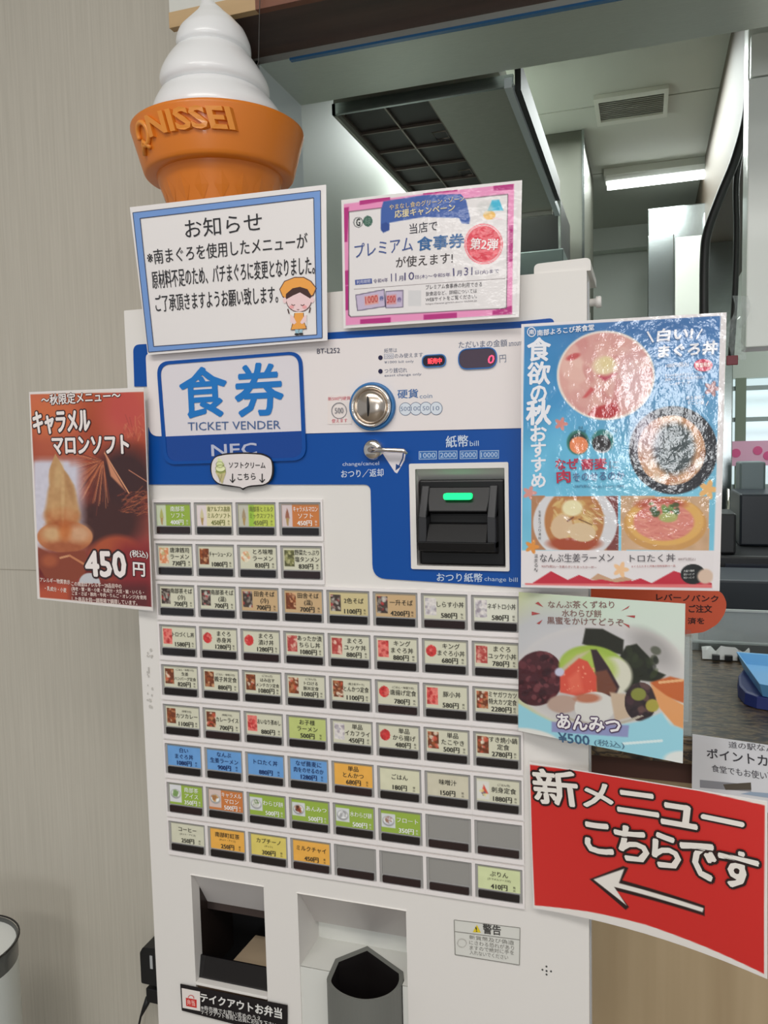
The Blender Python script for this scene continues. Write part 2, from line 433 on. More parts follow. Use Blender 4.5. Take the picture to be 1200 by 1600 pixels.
# ================================================================ setting
def struct(name, b, parent=None, bevel=0):
    o = b.build(name, parent, bevel); o['kind'] = 'structure'; return o
WY = 0.30
b = B(); b.box((-2.6, WY, 0), (-.024, WY + .15, 2.75), WALLP); wall = struct('wall_left', b)
b = B(); b.box((-2.6, WY - .0006, 1.2195), (-.03, WY, 1.2207), M((158, 150, 136), .7)); o = b.build('panel_joint', wall)
b = B(); b.box((-.024, WY, 2.06), (1.9, WY + .15, 2.75), M((205, 205, 198), .6)); struct('wall_above_opening', b); bpy.data.objects['wall_above_opening'].name = 'wall_back'
b = B(); b.box((-2.6, -5.6, -.05), (3.6, 3.3, 0), grain_mat((120, 112, 102), (140, 132, 120), 8, (1, 1, 1), .4, name='floor_tile')); struct('floor', b)
b = B(); b.box((-2.6, -5.6, 2.75), (1.9, WY, 2.8), M((225, 225, 220), .8)); struct('ceiling', b)
# left jamb, dark post, reveal
b = B(); b.box((-.024, .19, 1.0), (-.002, .30, 2.022), WOODD); struct('trim_1', b)
b = B(); b.box((-.002, .30, 1.0), (.019, .457, 2.018), M((196, 204, 206), .4)); struct('trim_2', b)
# header beam
b = B(); b.box((-.024, .19, 2.022), (1.9, .305, 2.10), WOODD); beam = struct('trim_3', b)
b = B(); b.box((-.06, .178, 2.022), (.075, .19, 2.043), WOODL); b.build('light_trim_board', beam)
b = B(); b.box((.075, .178, 2.022), (1.9, .19, 2.10), WOODR); b.build('front_board', beam)
b = B(); b.box((-.06, .18, 2.043), (.075, .19, 2.75), M((205, 205, 198), .6)); b.build('upper_board', beam)
# steel soffit
b = B(); b.box((.0, .300, 2.012), (1.9, .457, 2.04), grain_mat((196, 200, 192), (206, 210, 202), 60, (1, 30, 30), .4, .8, .05, .0005, 'soffit_steel')); sof = struct('trim_4', b)
b = B(); b.box((.07, .298, 2.009), (1.9, .306, 2.0125), M((52, 104, 150), .25, coat=.6)); b.build('blue_edge_film', sof)
# kitchen shell
b = B(); b.box((-.10, .457, 0), (-.05, 3.2, 2.4), KWALL); struct('wall_kitchen_left', b)
wl = P(1122, 560, Y=3.1)[0]; wx1 = 1.55; wz0 = 1.12; wz1 = P(1180, 590, Y=3.1)[2]
b = B(); b.box((-.05, 3.1, 0), (wl, 3.2, 2.4), KWALL); b.box((wl, 3.1, wz1), (2.2, 3.2, 2.4), KWALL); b.box((wl, 3.1, 0), (2.2, 3.2, wz0), KWALL); b.box((wx1, 3.1, wz0), (2.2, 3.2, wz1), KWALL)
struct('wall_kitchen_back', b)
b = B(); b.box((2.15, .457, 0), (2.2, 3.1, 2.4), KWALL); struct('wall_kitchen_right', b)
b = B(); b.box((-.10, .30, 2.42), (2.2, 3.2, 2.47), M((120, 122, 116), .7)); kc = struct('ceiling_kitchen', b)
jy = [.45, P(1050, 148, Z=2.4)[1], P(900, 262, Z=2.4)[1] + .1, 3.1]
for a, c in zip(jy[:-1], jy[1:]):
    for x0, x1 in ((-.05, .93), (.934, 2.15)):
        b = B(); b.box((x0, a + .004, 2.4), (x1, c - .004, 2.42), KCEIL); b.build('ceiling_panel', kc)
b = B(); b.box((.775, .457, 2.10), (.95, 3.1, 2.4), M((74, 64, 52), .6)); struct('trim_5', b)
b = B(); b.box((-.05, 3.02, 2.30), (.775, 3.1, 2.4), KWALL); struct('trim_6', b)
# counter and its wood front
CT = 1.05
GR = bpy.data.materials.new('counter_stone'); GR.use_nodes = True
no = tex_noise(GR, 60, (.5, 1.6, 1), 8); r = ramp(GR, no.outputs[0], [(.36, alb((20, 19, 22))), (.46, alb((66, 55, 46))), (.52, alb((112, 94, 68))), (.57, alb((36, 33, 38))), (.70, alb((130, 114, 90)))])
GR.node_tree.links.new(r.outputs[0], bsdf(GR).inputs['Base Color']); bsdf(GR).inputs['Roughness'].default_value = .3
ct = thing('serving_counter', 'dark brown marbled serving counter with pale wood front, right of the white machine', 'counter', (1.2, .45, 0))
b = B(); b.box((.512, .195, 1.015), (2.1, .72, CT), GR); b.build('counter_top', ct, .003)
b = B(); b.box((.5125, .222, 0), (1.12, .25, 1.015), PANELWD); b.build('front_panel', ct)
b = B(); b.box((1.122, .222, 0), (2.1, .25, 1.015), PANELWD); b.build('front_panel', ct)
b = B(); b.box((.5125, .21, .985), (2.1, .222, 1.015), M((74, 44, 36), .5)); b.build('edge_strip', ct)

# ================================================================ ticket machine
MX0, MX1, MT = -.031, .5235, 1.6
mach = thing('ticket_machine', 'tall white and blue meal ticket vending machine covered with rows of priced buttons', 'ticket machine', (.246, .14, 0))
b = B(); ca, cb2, cz = MX0 + .012, MX1 - .0135, MT - .002
b.box((ca, .05, .03), (ca + .002, .275, cz), WHITE2); b.box((cb2 - .002, .05, .03), (cb2, .275, cz), WHITE2); b.box((ca + .002, .05, cz - .002), (cb2 - .002, .275, cz), WHITE2); b.box((ca + .002, .05, .03), (cb2 - .002, .275, .032), WHITE2); b.box((ca + .002, .273, .032), (cb2 - .002, .275, cz - .002), WHITE2)
b.build('cabinet', mach)
b = B()
for x in (.02, .44):
    for y in (.08, .24): b.lathe((x, y, 0), (0, 0, 1), [(0, .018), (.03, .014)], DARK, 16)
b.build('feet', mach)
# door with three openings
def fz(px, py): p = P(px, py, Y=0); return p[0], p[2]
oX0, oZ1 = fz(298.5, 1366.5); oX1 = fz(416, 1500)[0]; oZ0 = .728
tX0, tZ1 = fz(464.5, 1395); tX1 = fz(636, 1500)[0]; tZ0 = .675
bX0, bZ1 = fz(650, 733); bX1, bZ0 = fz(791, 886)
holes = [(oX0, oX1, oZ0, oZ1, .10), (tX0, tX1, tZ0, tZ1, .085), (bX0, bX1, bZ0, bZ1, .035)]
xs = sorted({MX0, MX1, oX0, oX1, tX0, tX1, bX0, bX1}); zs = sorted({.02, MT, oZ0, oZ1, tZ0, tZ1, bZ0, bZ1})
b = B(); V = {}
def hole(xm, zm): return any(h[0] < xm < h[1] and h[2] < zm < h[3] for h in holes)
for i in range(len(xs) - 1):
    for j in range(len(zs) - 1):
        if hole((xs[i] + xs[i + 1]) / 2, (zs[j] + zs[j + 1]) / 2): continue
        x0, x1, z0, z1 = xs[i], xs[i + 1], zs[j], zs[j + 1]
        b.add([(x0, 0, z0), (x1, 0, z0), (x1, 0, z1), (x0, 0, z1)], [(0, 1, 2, 3)], WHITE)
b.add([(MX0, 0, .02), (MX0, 0, MT), (MX0, .05, MT), (MX0, .05, .02)], [(0, 1, 2, 3)], WHITE)
b.add([(MX1, 0, .02), (MX1, .05, .02), (MX1, .05, MT), (MX1, 0, MT)], [(0, 1, 2, 3)], WHITE)
b.add([(MX0, 0, MT), (MX1, 0, MT), (MX1, .05, MT), (MX0, .05, MT)], [(0, 1, 2, 3)], WHITE)
b.add([(MX0, 0, .02), (MX0, .05, .02), (MX1, .05, .02), (MX1, 0, .02)], [(0, 1, 2, 3)], WHITE)
for (x0, x1, z0, z1, dp) in holes:   # reveals
    m_ = WHITE if dp < .09 else DARK
    e = .018 if dp >= .09 else dp
    b.add([(x0, 0, z0), (x0, e, z0), (x0, e, z1), (x0, 0, z1)], [(3, 2, 1, 0)], WHITE)
    b.add([(x1, 0, z0), (x1, e, z0), (x1, e, z1), (x1, 0, z1)], [(0, 1, 2, 3)], WHITE)
    b.add([(x0, 0, z1), (x0, e, z1), (x1, e, z1), (x1, 0, z1)], [(3, 2, 1, 0)], WHITE)
    b.add([(x0, 0, z0), (x0, e, z0), (x1, e, z0), (x1, 0, z0)], [(0, 1, 2, 3)], WHITE)
door = b.build('door_panel', mach, .0025)
# top tray lip and lock knob
b = B(); z = P(845, 416, Y=.02)[2]
b.prism(rpoly([(.470, MT - .001), (.5275, MT - .001), (.5275, MT + .012), (.470, MT + .0105)], [0, 0, .006, .012]), .002, .10, WHITE); b.build('top_lip', mach, .0015)
kx = P(934, 472, Y=.03)
b = B(); b.lathe((MX1 - .001, .03, kx[2]), (1, 0, 0), [(0, .004), (.008, .004), (.0085, .006), (.013, .006), (.014, .005)], WHITE, 20); b.build('lock_knob', mach)
b = B(); b.box((MX1 - .0015, .012, .03), (MX1 + .0015, .018, MT - .01), M((176, 178, 180), .4)); b.build('side_seal', mach)
# blue plate and white control plate
def fpoly(pts): return [fz(*p) for p in pts]
b = B()
b.prism(rpoly(fpoly([(209, 539), (519, 519.5), (812, 502.5), (866, 497), (866, 515), (815, 515), (519, 533), (231, 556), (231, 604), (211, 604)]), [.009, 0, 0, .006, 0, 0, 0, 0, 0, 0]), -.0016, .0, BLUE)
b.build('blue_band', mach)
b = B()
b.plate(rpoly(fpoly([(233, 668), (640, 663), (866, 655), (866, 918), (812, 917.5), (583, 903), (579.5, 757), (234, 757)]), [0, 0, 0, .002, 0, .016, .008, 0]), [(bX0, bZ0), (bX1, bZ0), (bX1, bZ1), (bX0, bZ1)], -.0016, .0, BLUE)
b.build('blue_plate', mach)
b = B()
b.prism(rpoly(fpoly([(229.5, 553), (519, 530.5), (815, 513), (866, 509), (866, 666.5), (812, 669), (480, 677.3), (235, 682)]), [.006, 0, 0, 0, 0, 0, 0, .014]), -.0026, .0, PANELW)
b.build('control_plate', mach)
F0 = Face(0.0); FC = Face(-.0026); FB = Face(-.0016)
# acrylic sign
sg = rpoly(fpoly([(247.5, 566), (474, 549), (481, 719), (259, 726)]), .017, 8)
sgi = rpoly(fpoly([(253, 571), (468.5, 554), (475, 714.5), (264.5, 721)]), .014, 8)
def ringmesh(b, o, i, y0, y1, mat):
    n = len(o); vs = [(a, y0, c) for a, c in o] + [(a, y0, c) for a, c in i] + [(a, y1, c) for a, c in o] + [(a, y1, c) for a, c in i]
    fs = []
    for k in range(n):
        l = (k + 1) % n; fs += [(k, k + n, l + n, l), (k, l, l + 2 * n, k + 2 * n), (k + n, k + 3 * n, l + 3 * n, l + n)]
    b.add(vs, fs, mat)
b = B(); ringmesh(b, sg, sgi, -.0045, -.002, BLUE); b.build('sign_frame', mach)
b = B(); b.prism(sgi, -.0035, -.0026, M((214, 208, 212), .12, coat=.6)); 
cut = [fz(253, 676.5), fz(477, 671.5)]
b.build('sign_plate', mach)
zc = fz(360, 679)[1]
b = B(); lo = [p for p in sgi if p[1] < zc + .001]; lo = [(sgi[0][0] if False else min(p[0] for p in sgi) + .0004, zc)] + [(max(p[0] for p in sgi) - .0002, zc + .0015)] + sorted([p for p in lo if p[0] > .1], key=lambda p: -p[1]) + sorted([p for p in lo if p[0] <= .1], key=lambda p: p[1])
b.prism(lo, -.0038, -.003, M((8, 62, 140), .12, coat=.6, spec=.3)); b.build('sign_lower_plate', mach)
C6 = (200, 500, 3.75); SG = Face(-.0040)
k = Ink(SG, C6, MATTE, .0002)
BT = (28, 112, 184)
k.text('食', 315, 574, 584, 560, 285, BT, .022); k.text('券', 636, 565, 912, 552, 300, BT, .022)
k.text('TICKET VENDER', 352, 648, 895, 638, 48, (70, 96, 140))
k.text('NEC', 492, 797, 756, 787, 66, (176, 180, 200), .02)
k.build('sign_lettering', mach)
# control plate print
C = (555, 500, 4.364); G = (110, 116, 135)
k = Ink(FC, C, MATTE, .0002)
k.text('紙幣は', 198, 224, 286, 220, 30, G); k.poly([(197, 232), (262, 229), (262, 262), (197, 265)], (140, 145, 160)); k.poly([(200, 235), (259, 232), (259, 259), (200, 262)], (215, 210, 212)); k.text('1000', 204, 258, 255, 256, 18, G)
k.text('のみ使えます', 268, 262, 462, 252, 32, G); k.text('¥1000 bill only', 200, 302, 400, 294, 22, G)
k.text('つり銭切れ', 200, 364, 355, 358, 34, G); k.text('exact change only', 200, 392, 452, 382, 22, G)
k.text('ただいまの金額', 706, 194, 1036, 180, 48, G, .01); k.text('amount', 1048, 180, 1140, 172, 32, G)
k.text('円', 985, 292, 1030, 288, 52, G)
k.text('硬貨', 290, 536, 430, 530, 60, (70, 108, 160), .015); k.text('coin', 440, 535, 526, 531, 28, (110, 130, 160))
for x, y, t in ((343, 607, '500'), (414, 605, '100'), (483, 603, '50'), (553, 603, '10')):
    k.ell(x, y, 43, 45, (98, 112, 135)); k.ell(x, y, 39, 41, (206, 212, 220)); k.text(t, x - 11 * len(t), y + 15, x + 11 * len(t), y + 13, 30, (95, 110, 140))
k.ell(173, 257, 15, 16, (30, 26, 62)); k.ell(173, 350, 15, 16, (30, 26, 62))
k.o = (480, 500, 3.4286)
k.text('BT-L252', 54, 181, 176, 176, 27, (66, 66, 84), .01)
k.build('panel_lettering', mach)
# displays
def oval(name, c, x0, y0, x1, y1, mat, rim, h=.004):
    a = fz(c[0] + x0 / c[2], c[1] + y0 / c[2]); d = fz(c[0] + x1 / c[2], c[1] + y1 / c[2])
    pts = [(a[0], d[1]), (d[0], d[1]), (d[0], a[1]), (a[0], a[1])]; r = abs(a[1] - d[1]) * .55
    bb = B(); bb.prism(rpoly(pts, r, 10), -h, 0, mat); o = bb.build(name, mach)
    e = .0012; q = [(a[0] - e, d[1] - e), (d[0] + e, d[1] - e), (d[0] + e, a[1] + e), (a[0] - e, a[1] + e)]
    bb = B(); ringmesh(bb, rpoly(q, r + e, 10), rpoly(pts, r, 10), -h - .0006, 0, rim); bb.build(name + '_rim', mach)
oval('status_display', C, 468, 249, 619, 313, M((28, 20, 40), .15, coat=.5), M((52, 110, 170), .3))
oval('amount_display', C, 714, 208, 965, 322, M((72, 58, 72), .15, coat=.5), M((30, 96, 165), .3))
k = Ink(Face(-.0042), C, M((255, 60, 70), .4, emit=1.4, photo=False), .0002); k.text('販売中', 496, 300, 590, 296, 38, (255, 0, 0), .03); k.build('status_light', mach)
k = Ink(Face(-.0042), C, M((255, 70, 110), .4, emit=1.3, photo=False), .0002); k.text('0', 902, 298, 944, 296, 58, (255, 0, 0), .01, slant=.15); k.build('amount_digit', mach)
# coin slot
cc = P(584, 635.5, Y=0)
b = B(); R0 = .0268
prof = [(0, R0), (-.005, R0), (-.0062, R0 - .001), (-.0062, R0 - .0028), (-.004, R0 - .0034)]
b.lathe((cc[0], -.002, cc[2]), (0, 1, 0), prof, M((40, 104, 160), .3, coat=.3), 48); b.build('coin_slot_ring', mach)
b = B(); b.lathe((cc[0], -.002, cc[2]), (0, 1, 0), [(-.002, .0232), (-.009, .0232), (-.0105, .022), (-.0102, .0205), (-.007, .019), (-.006, .0185)], CHROME, 48); slotr = b.build('coin_slot_bezel', mach)
b = B(); b.lathe((cc[0], -.002, cc[2]), (0, 1, 0), [(-.006, .0188), (-.0095, .0175), (-.012, .013), (-.0135, .007), (-.0138, .001)], M((190, 178, 166), .2, metal=1), 48); b.build('coin_plate', mach)
b = B(); pts = []
for i in range(9):
    t = i / 8 - .5; pts.append((cc[0] - .001 - .002 * (t * t * 4), -.0168 + .006 * (t * 2) ** 2, cc[2] - t * .030))
b.tube(pts, [.0004, .0009, .0012, .0013, .0013, .0013, .0012, .0009, .0004], DARK, 8); b.build('coin_slit', mach)
# small coin sticker
ps = Paper([(511.5, 617.5), (548.5, 616.5), (549.8, 662.5), (511.8, 663)], [-.0032] * 4)
so = ps.sheet('coin_sticker', mach, MATTE, (222, 212, 208), .0004)
k = Ink(ps, (480, 500, 3.4286), MATTE, .0002); RD = (196, 96, 110)
k.text('新500円硬貨', 112, 432, 232, 428, 20, RD, .01); k.text('使えます', 132, 552, 216, 548, 22, RD, .01)
k.ring(172, 485, 40, 42, 4, (120, 120, 126)); k.text('500', 150, 500, 196, 498, 30, (120, 120, 126), .01); k.build('sticker_print', mach)
# lever
hc = P(585, 702.5, Y=0); e0 = P(637, 705.5, Y=-.010)
k = Ink(FB, (480, 500, 3.4286), MATTE, .0002)
k.poly([(396, 702), (530, 706), (522, 752), (482, 822), (470, 816)], (214, 208, 212)); k.line([(516, 712), (512, 742), (498, 772), (486, 792)], 7, (20, 60, 120)); k.poly([(474, 806), (476, 770), (502, 786)], (20, 60, 120))
k.text('change/cancel', 190, 788, 386, 783, 26, (190, 200, 218)); k.text('おつり／返却', 184, 846, 410, 838, 42, (196, 206, 222), .012)
k.text('紙幣', 745, 684, 864, 678, 62, (190, 202, 218), .014); k.text('bill', 872, 676, 920, 674, 28, (176, 196, 214))
for x0, x1, y0, t in ((598, 695, 703, '1000'), (705, 805, 701, '2000'), (818, 912, 700, '5000'), (925, 1028, 699, '10000')):
    k.poly([(x0, y0), (x1, y0 - 2), (x1, y0 + 43), (x0, y0 + 45)], (150, 176, 204)); k.poly([(x0 + 4, y0 + 4), (x1 - 4, y0 + 2), (x1 - 4, y0 + 39), (x0 + 4, y0 + 41)], (48, 100, 166)); k.text(t, x0 + 8, y0 + 36, x1 - 8, y0 + 34, 26, (170, 190, 212), .012)
k.text('おつり紙幣', 696, 1400, 940, 1404, 46, (186, 200, 218), .012); k.text('change bill', 950, 1404, 1128, 1410, 30, (170, 190, 212))
k.build('plate_lettering', mach)
b = B(); b.lathe((hc[0], 0, hc[2]), (0, 1, 0), [(0, .0115), (-.006, .0115), (-.009, .0095), (-.010, .006), (-.0101, .001)], CHROME, 32)
lev = b.build('return_lever', mach)
b = B(); b.tube([(hc[0], -.0115, hc[2]), (hc[0] * .6 + e0[0] * .4, -.0125, hc[2] * .6 + e0[2] * .4 + .0006), (e0[0] - .004, -.0125, e0[2] + .001), (e0[0], -.0115, e0[2] - .002)], [.0036, .0024, .0026, .002], CHROME, 12); b.build('lever_arm', mach)
b = B(); b.lathe((hc[0], -.002, hc[2]), (0, 1, 0), [(-.010, .0028), (-.0135, .0028), (-.0138, .0022)], M((150, 140, 135), .3, metal=1), 16); b.build('lever_screw', mach)
# bill unit
b = B(); x0, z1 = fz(640.5, 724.5); x1, z0 = fz(797, 892); q = lambda e: [(x0 + e, z0 + e), (x1 - e, z0 + e), (x1 - e, z1 - e), (x0 + e, z1 - e)]
ringmesh(b, rpoly(q(0), .002), rpoly([(bX0, bZ0), (bX1, bZ0), (bX1, bZ1), (bX0, bZ1)], .001), -.004, 0, WHITE); b.build('bill_frame', mach)
uz1 = P(720, 750, Y=.0)[2]
b = B(); b.hexa([(bX0, .016, uz1), (bX1, .016, uz1), (bX1, .001, bZ1 - .0005), (bX0, .001, bZ1 - .0005)], [(bX0, .034, uz1), (bX1, .034, uz1), (bX1, .034, bZ1), (bX0, .034, bZ1)], WHITE2); b.box((bX0, .034, bZ0), (bX1, .036, bZ1), WHITE2); b.build('bill_recess', mach)
ux0 = bX0 + .0015; ux1 = bX1 - .0015; uz1 = P(720, 750, Y=.0)[2]; uz0 = P(720, 884, Y=0)[2]; uh = uz1 - uz0
BK = M((15, 14, 15), .38, spec=.35); BK2 = M((40, 40, 42), .42, spec=.4)
unit = None
b = B(); b.hexa([(ux0, .004, uz0), (ux1, .004, uz0), (ux1, .004, uz1), (ux0, .004, uz1)], [(ux0, .034, uz0), (ux1, .034, uz0), (ux1, .034, uz1), (ux0, .034, uz1)], BK); unit = b.build('bill_acceptor', mach, .002)
cx0 = ux0 + .004; cx1 = ux1 - .007
def zf(t): return uz1 - uh * t
b = B(); b.hexa([(cx0 + .010, -.010, zf(.36)), (cx1 - .010, -.010, zf(.36)), (cx1 - .005, .003, zf(.09)), (cx0 + .005, .003, zf(.09))], [(cx0 + .010, .004, zf(.40)), (cx1 - .010, .004, zf(.40)), (cx1 - .005, .006, zf(.07)), (cx0 + .005, .006, zf(.07))], BK); b.build('visor', unit, .0015)
for sx in (0, 1):
    b = B(); xa = cx0 if sx == 0 else cx1 - .009; xb = xa + .009; t = .005 if sx == 0 else -.005
    b.hexa([(xa, -.016, zf(.78)), (xb, -.016, zf(.78)), (xb, -.014, zf(.42)), (xa, -.014, zf(.42))], [(xa, .004, zf(.78)), (xb, .004, zf(.78)), (xb, .004, zf(.30)), (xa, .004, zf(.30))], BK2)
    b.hexa([(xa, -.014, zf(.42)), (xb, -.014, zf(.42)), (xb, .002, zf(.07)), (xa, .002, zf(.07))], [(xa, .004, zf(.42)), (xb, .004, zf(.42)), (xb, .006, zf(.05)), (xa, .006, zf(.05))], BK2)
    b.build('guide_cheek', unit, .001)
b = B(); b.hexa([(cx0 + .009, -.019, zf(.70)), (cx1 - .009, -.019, zf(.70)), (cx1 - .009, -.006, zf(.50)), (cx0 + .009, -.006, zf(.50))], [(cx0 + .009, .004, zf(.70)), (cx1 - .009, .004, zf(.70)), (cx1 - .009, .004, zf(.50)), (cx0 + .009, .004, zf(.50))], BK); b.build('bill_tray', unit, .001)
b = B(); b.hexa([(cx0, -.018, zf(.80)), (cx1, -.018, zf(.80)), (cx1, -.020, zf(.70)), (cx0, -.020, zf(.70))], [(cx0, .004, zf(.86)), (cx1, .004, zf(.86)), (cx1, .004, zf(.70)), (cx0, .004, zf(.70))], BK); b.build('tray_lip', unit, .001)
b = B(); b.box((cx0 + .010, .0015, zf(.49)), (cx1 - .010, .005, zf(.41)), M((6, 6, 7), .6)); b.build('bill_slot', unit)
la = P(694, 770.5, Y=-.004); lb = P(738, 780.5, Y=-.004)
b = B(); b.prism(rpoly([(la[0], lb[2]), (lb[0], lb[2]), (lb[0], la[2]), (la[0], la[2])], .003, 8), -.0085, -.001, M((20, 225, 120), .3, emit=1.5, photo=False)); b.build('green_light', unit)

# ---------------------------------------------------------------- buttons
U, Vp = .057, .051066
BZ0 = 1.363
LG = (204, 202, 180); TAN = (194, 164, 124); LIME = (146, 172, 70); BLU = (104, 154, 208); ORG = (228, 170, 78); CARA = (196, 120, 66)
PINKF = [(200, 60, 60), (220, 120, 110), (170, 50, 50)]; BRN = [(150, 80, 45), (110, 60, 40), (190, 130, 90)]; PALE = [(225, 210, 190), (200, 170, 140), (150, 110, 80)]
BTN = {
 (0, 0): (LIME, 'cone', ['南部茶', 'ソフト'], '400円', 0), (0, 1): ((218, 210, 170), 'conep', ['南アルプス高原', 'ミルクソフト'], '450円', 2),
 (0, 2): ((188, 200, 90), 'coneg', ['南部茶とミルク', 'ミックスソフト'], '450円', 2), (0, 3): (CARA, 'coneb', ['キャラメルマロン', 'ソフト'], '450円', 0),
 (1, 0): (LG, 'noodle', ['唐津銭司', 'ラーメン'], '730円', 1), (1, 1): (LG, 'brown', ['チャーシューメン'], '1080円', 1), (1, 2): (LG, 'noodle', ['とろ味噌', 'ラーメン'], '830円', 1), (1, 3): (LG, 'green', ['野菜たっぷり', '塩タンメン'], '830円', 1),
 (2, 0): (LG, 'soba', ['南部茶そば', '(冷)'], '700円', 1), (2, 1): (LG, 'soba', ['南部茶そば', '(温)'], '700円', 1), (2, 2): (TAN, 'soba', ['田舎そば', '(冷)'], '700円', 1), (2, 3): (TAN, 'brown', ['田舎そば', '(温)'], '700円', 1),
 (2, 4): ((198, 184, 138), 'soba', ['2色そば'], '1100円', 1), (2, 5): (TAN, 'soba', ['一升そば'], '4200円', 1), (2, 6): (LG, 'pale', ['しらす小丼'], '580円', 1), (2, 7): ((212, 212, 196), 'pale', ['ネギトロ小丼'], '580円', 1),
 (3, 0): (LG, 'red', ['トロづくし丼'], '1580円', 1), (3, 1): (LG, 'red', ['まぐろ', '赤身丼'], '1280円', 1), (3, 2): (LG, 'red', ['まぐろ', '漬け丼'], '1280円', 1), (3, 3): (LG, 'redl', ['あったか漬', 'ちらし丼'], '1080円', 1),
 (3, 4): (LG, 'redl', ['まぐろ', 'ユッケ丼'], '880円', 1), (3, 5): (LG, 'red', ['キング', 'まぐろ丼'], '880円', 1), (3, 6): (LG, 'red', ['キング', 'まぐろ小丼'], '680円', 1), (3, 7): (LG, 'redl', ['まぐろ', 'ユッケ小丼'], '780円', 1),
 (4, 0): (LG, 'plate', ['(ごはん・味噌汁付)', '生姜', 'ハンバーグ定食'], '820円', 1), (4, 1): (LG, 'brown', ['(ごはん・味噌汁付)', '親子丼定食'], '880円', 1), (4, 2): (LG, 'plate', ['(ごはん付)', 'はみ出す', 'メンチカツ定食'], '1080円', 1), (4, 3): (LG, 'plate', ['(ごはん付)', 'トロける', '豚丼定食'], '1080円', 1),
 (4, 4): (LG, 'plate', ['(富士桜ポーク)', 'とんかつ定食'], '1100円', 1), (4, 5): (LG, 'red', ['(ごはん・味噌汁付)', '唐揚げ定食'], '780円', 1), (4, 6): (LG, 'red', ['豚小丼'], '580円', 1), (4, 7): (LG, 'plate', ['ミヤガワカツ', '特大カツ定食'], '2280円', 1),
 (5, 0): (LG, 'brown', ['(味噌汁付)', 'カツカレー'], '1100円', 1), (5, 1): (LG, 'plate', ['(味噌汁付)', 'カレーライス'], '700円', 1), (5, 2): (LG, 'red', ['おいなり茶めし'], '880円', 1), (5, 3): ((184, 194, 120), None, ['お子様', 'ラーメン'], '500円', 1),
 (5, 4): (LG, 'pale', ['単品', 'イカフライ'], '450円', 1), (5, 5): (LG, 'red', ['単品', 'から揚げ'], '480円', 1), (5, 6): (LG, 'plate', ['単品', 'たこやき'], '500円', 1), (5, 7): (LG, 'plate', ['すき焼小鍋', '定食'], '2780円', 1),
 (6, 0): (BLU, None, ['白い', 'まぐろ丼'], '1080円', 3), (6, 1): (BLU, None, ['なんぶ', '生姜ラーメン'], '900円', 3), (6, 2): (BLU, None, ['トロたく丼'], '880円', 3), (6, 3): (BLU, None, ['なぜ蕎麦に', '肉をのせるのか'], '1280円', 3),
 (6, 4): (ORG, None, ['単品', 'とんかつ'], '680円', 1), (6, 5): ((208, 206, 178), None, ['ごはん'], '180円', 1), (6, 6): ((200, 194, 172), None, ['味噌汁'], '150円', 1), (6, 7): (LG, 'boat', ['(ごはん付)', '刺身定食'], '1880円', 1),
 (7, 0): (LIME, 'scoopg', ['南部茶', 'アイス'], '350円', 0), (7, 1): (CARA, 'scoopb', ['キャラメル', 'マロン'], '500円', 0), (7, 2): (LIME, 'bowl', ['わらび餅'], '500円', 0), (7, 3): (LIME, 'bowlb', ['あんみつ'], '500円', 0),
 (7, 4): (LIME, 'bowlw', ['水わらび餅'], '500円', 0), (7, 5): (LIME, 'cup', ['フロート'], '350円', 0), (7, 6): None, (7, 7): None,
 (8, 0): (LG, None, ['コーヒー', '(ホット・アイス)'], '250円', 1), (8, 1): (ORG, None, ['南部町紅茶', '(ホット・アイス)'], '250円', 1), (8, 2): ((214, 196, 104), None, ['カプチーノ', '(ホット)'], '300円', 1), (8, 3): (ORG, None, ['ミルクチャイ'], '450円', 1),
 (8, 4): None, (8, 5): None, (8, 6): None, (8, 7): ((204, 212, 164), None, ['ぷりん', '(カラメルソース付)'], '410円', 1)}
BEZ = M((224, 218, 216), .35, coat=.2); CAP = M((150, 148, 146), .3, coat=.4); STRIP = M((20, 14, 16), .2, coat=.5); STRIP2 = M((34, 18, 20), .2, coat=.5)
EMPTYC = M((142, 140, 136), .35, coat=.3)
def ring4(b, o, i, y0, y1, mat): ringmesh(b, o, i, y0, y1, mat)
def rect4(x0, z0, x1, z1): return [(x0, z0), (x1, z0), (x1, z1), (x0, z1)]
W_, H_ = .0533, .0400
pb = B(); ringmesh(pb, rpoly(rect4(-.0019, -H_ - .0052, W_ + .0021, .0034), .001, 2), rpoly(rect4(0, -H_, W_, 0), .0008, 2), -.0030, 0, BEZ)
ringmesh(pb, rpoly(rect4(0, -H_, W_, 0), .0008, 2), rpoly(rect4(.0028, -.0295, W_ - .0028, -.0022), .0006, 2), -.0013, 0, CAP)
pb.box((.0028, -.0012, -H_ + .001), (W_ - .0028, 0, -.0290), CAP)
proto = pb.build('ticket_button', None); bez_me = proto.data; bpy.data.objects.remove(proto)
sb = B(); sb.prism(rpoly(rect4(.0036, -.0385, W_ - .0036, -.0302), .001, 3), -.0032, -.0010, STRIP); so_ = sb.build('x', None); strip_me = so_.data; bpy.data.objects.remove(so_)
sb = B(); sb.prism(rpoly(rect4(.0036, -.0385, W_ - .0036, -.0302), .001, 3), -.0032, -.0010, STRIP2); so_ = sb.build('x', None); strip2_me = so_.data; bpy.data.objects.remove(so_)
eb = B(); eb.add([(.0028, -.0004, -.0295), (W_ - .0028, -.0004, -.0295), (W_ - .0028, -.0004, -.0022), (.0028, -.0004, -.0022)], [(0, 1, 2, 3)], EMPTYC); so_ = eb.build('x', None); empty_me = so_.data; bpy.data.objects.remove(so_)
for me_, nm in ((bez_me, 'ticket_button'), (strip_me, 'lamp_strip'), (empty_me, 'blank_window')): me_.name = nm
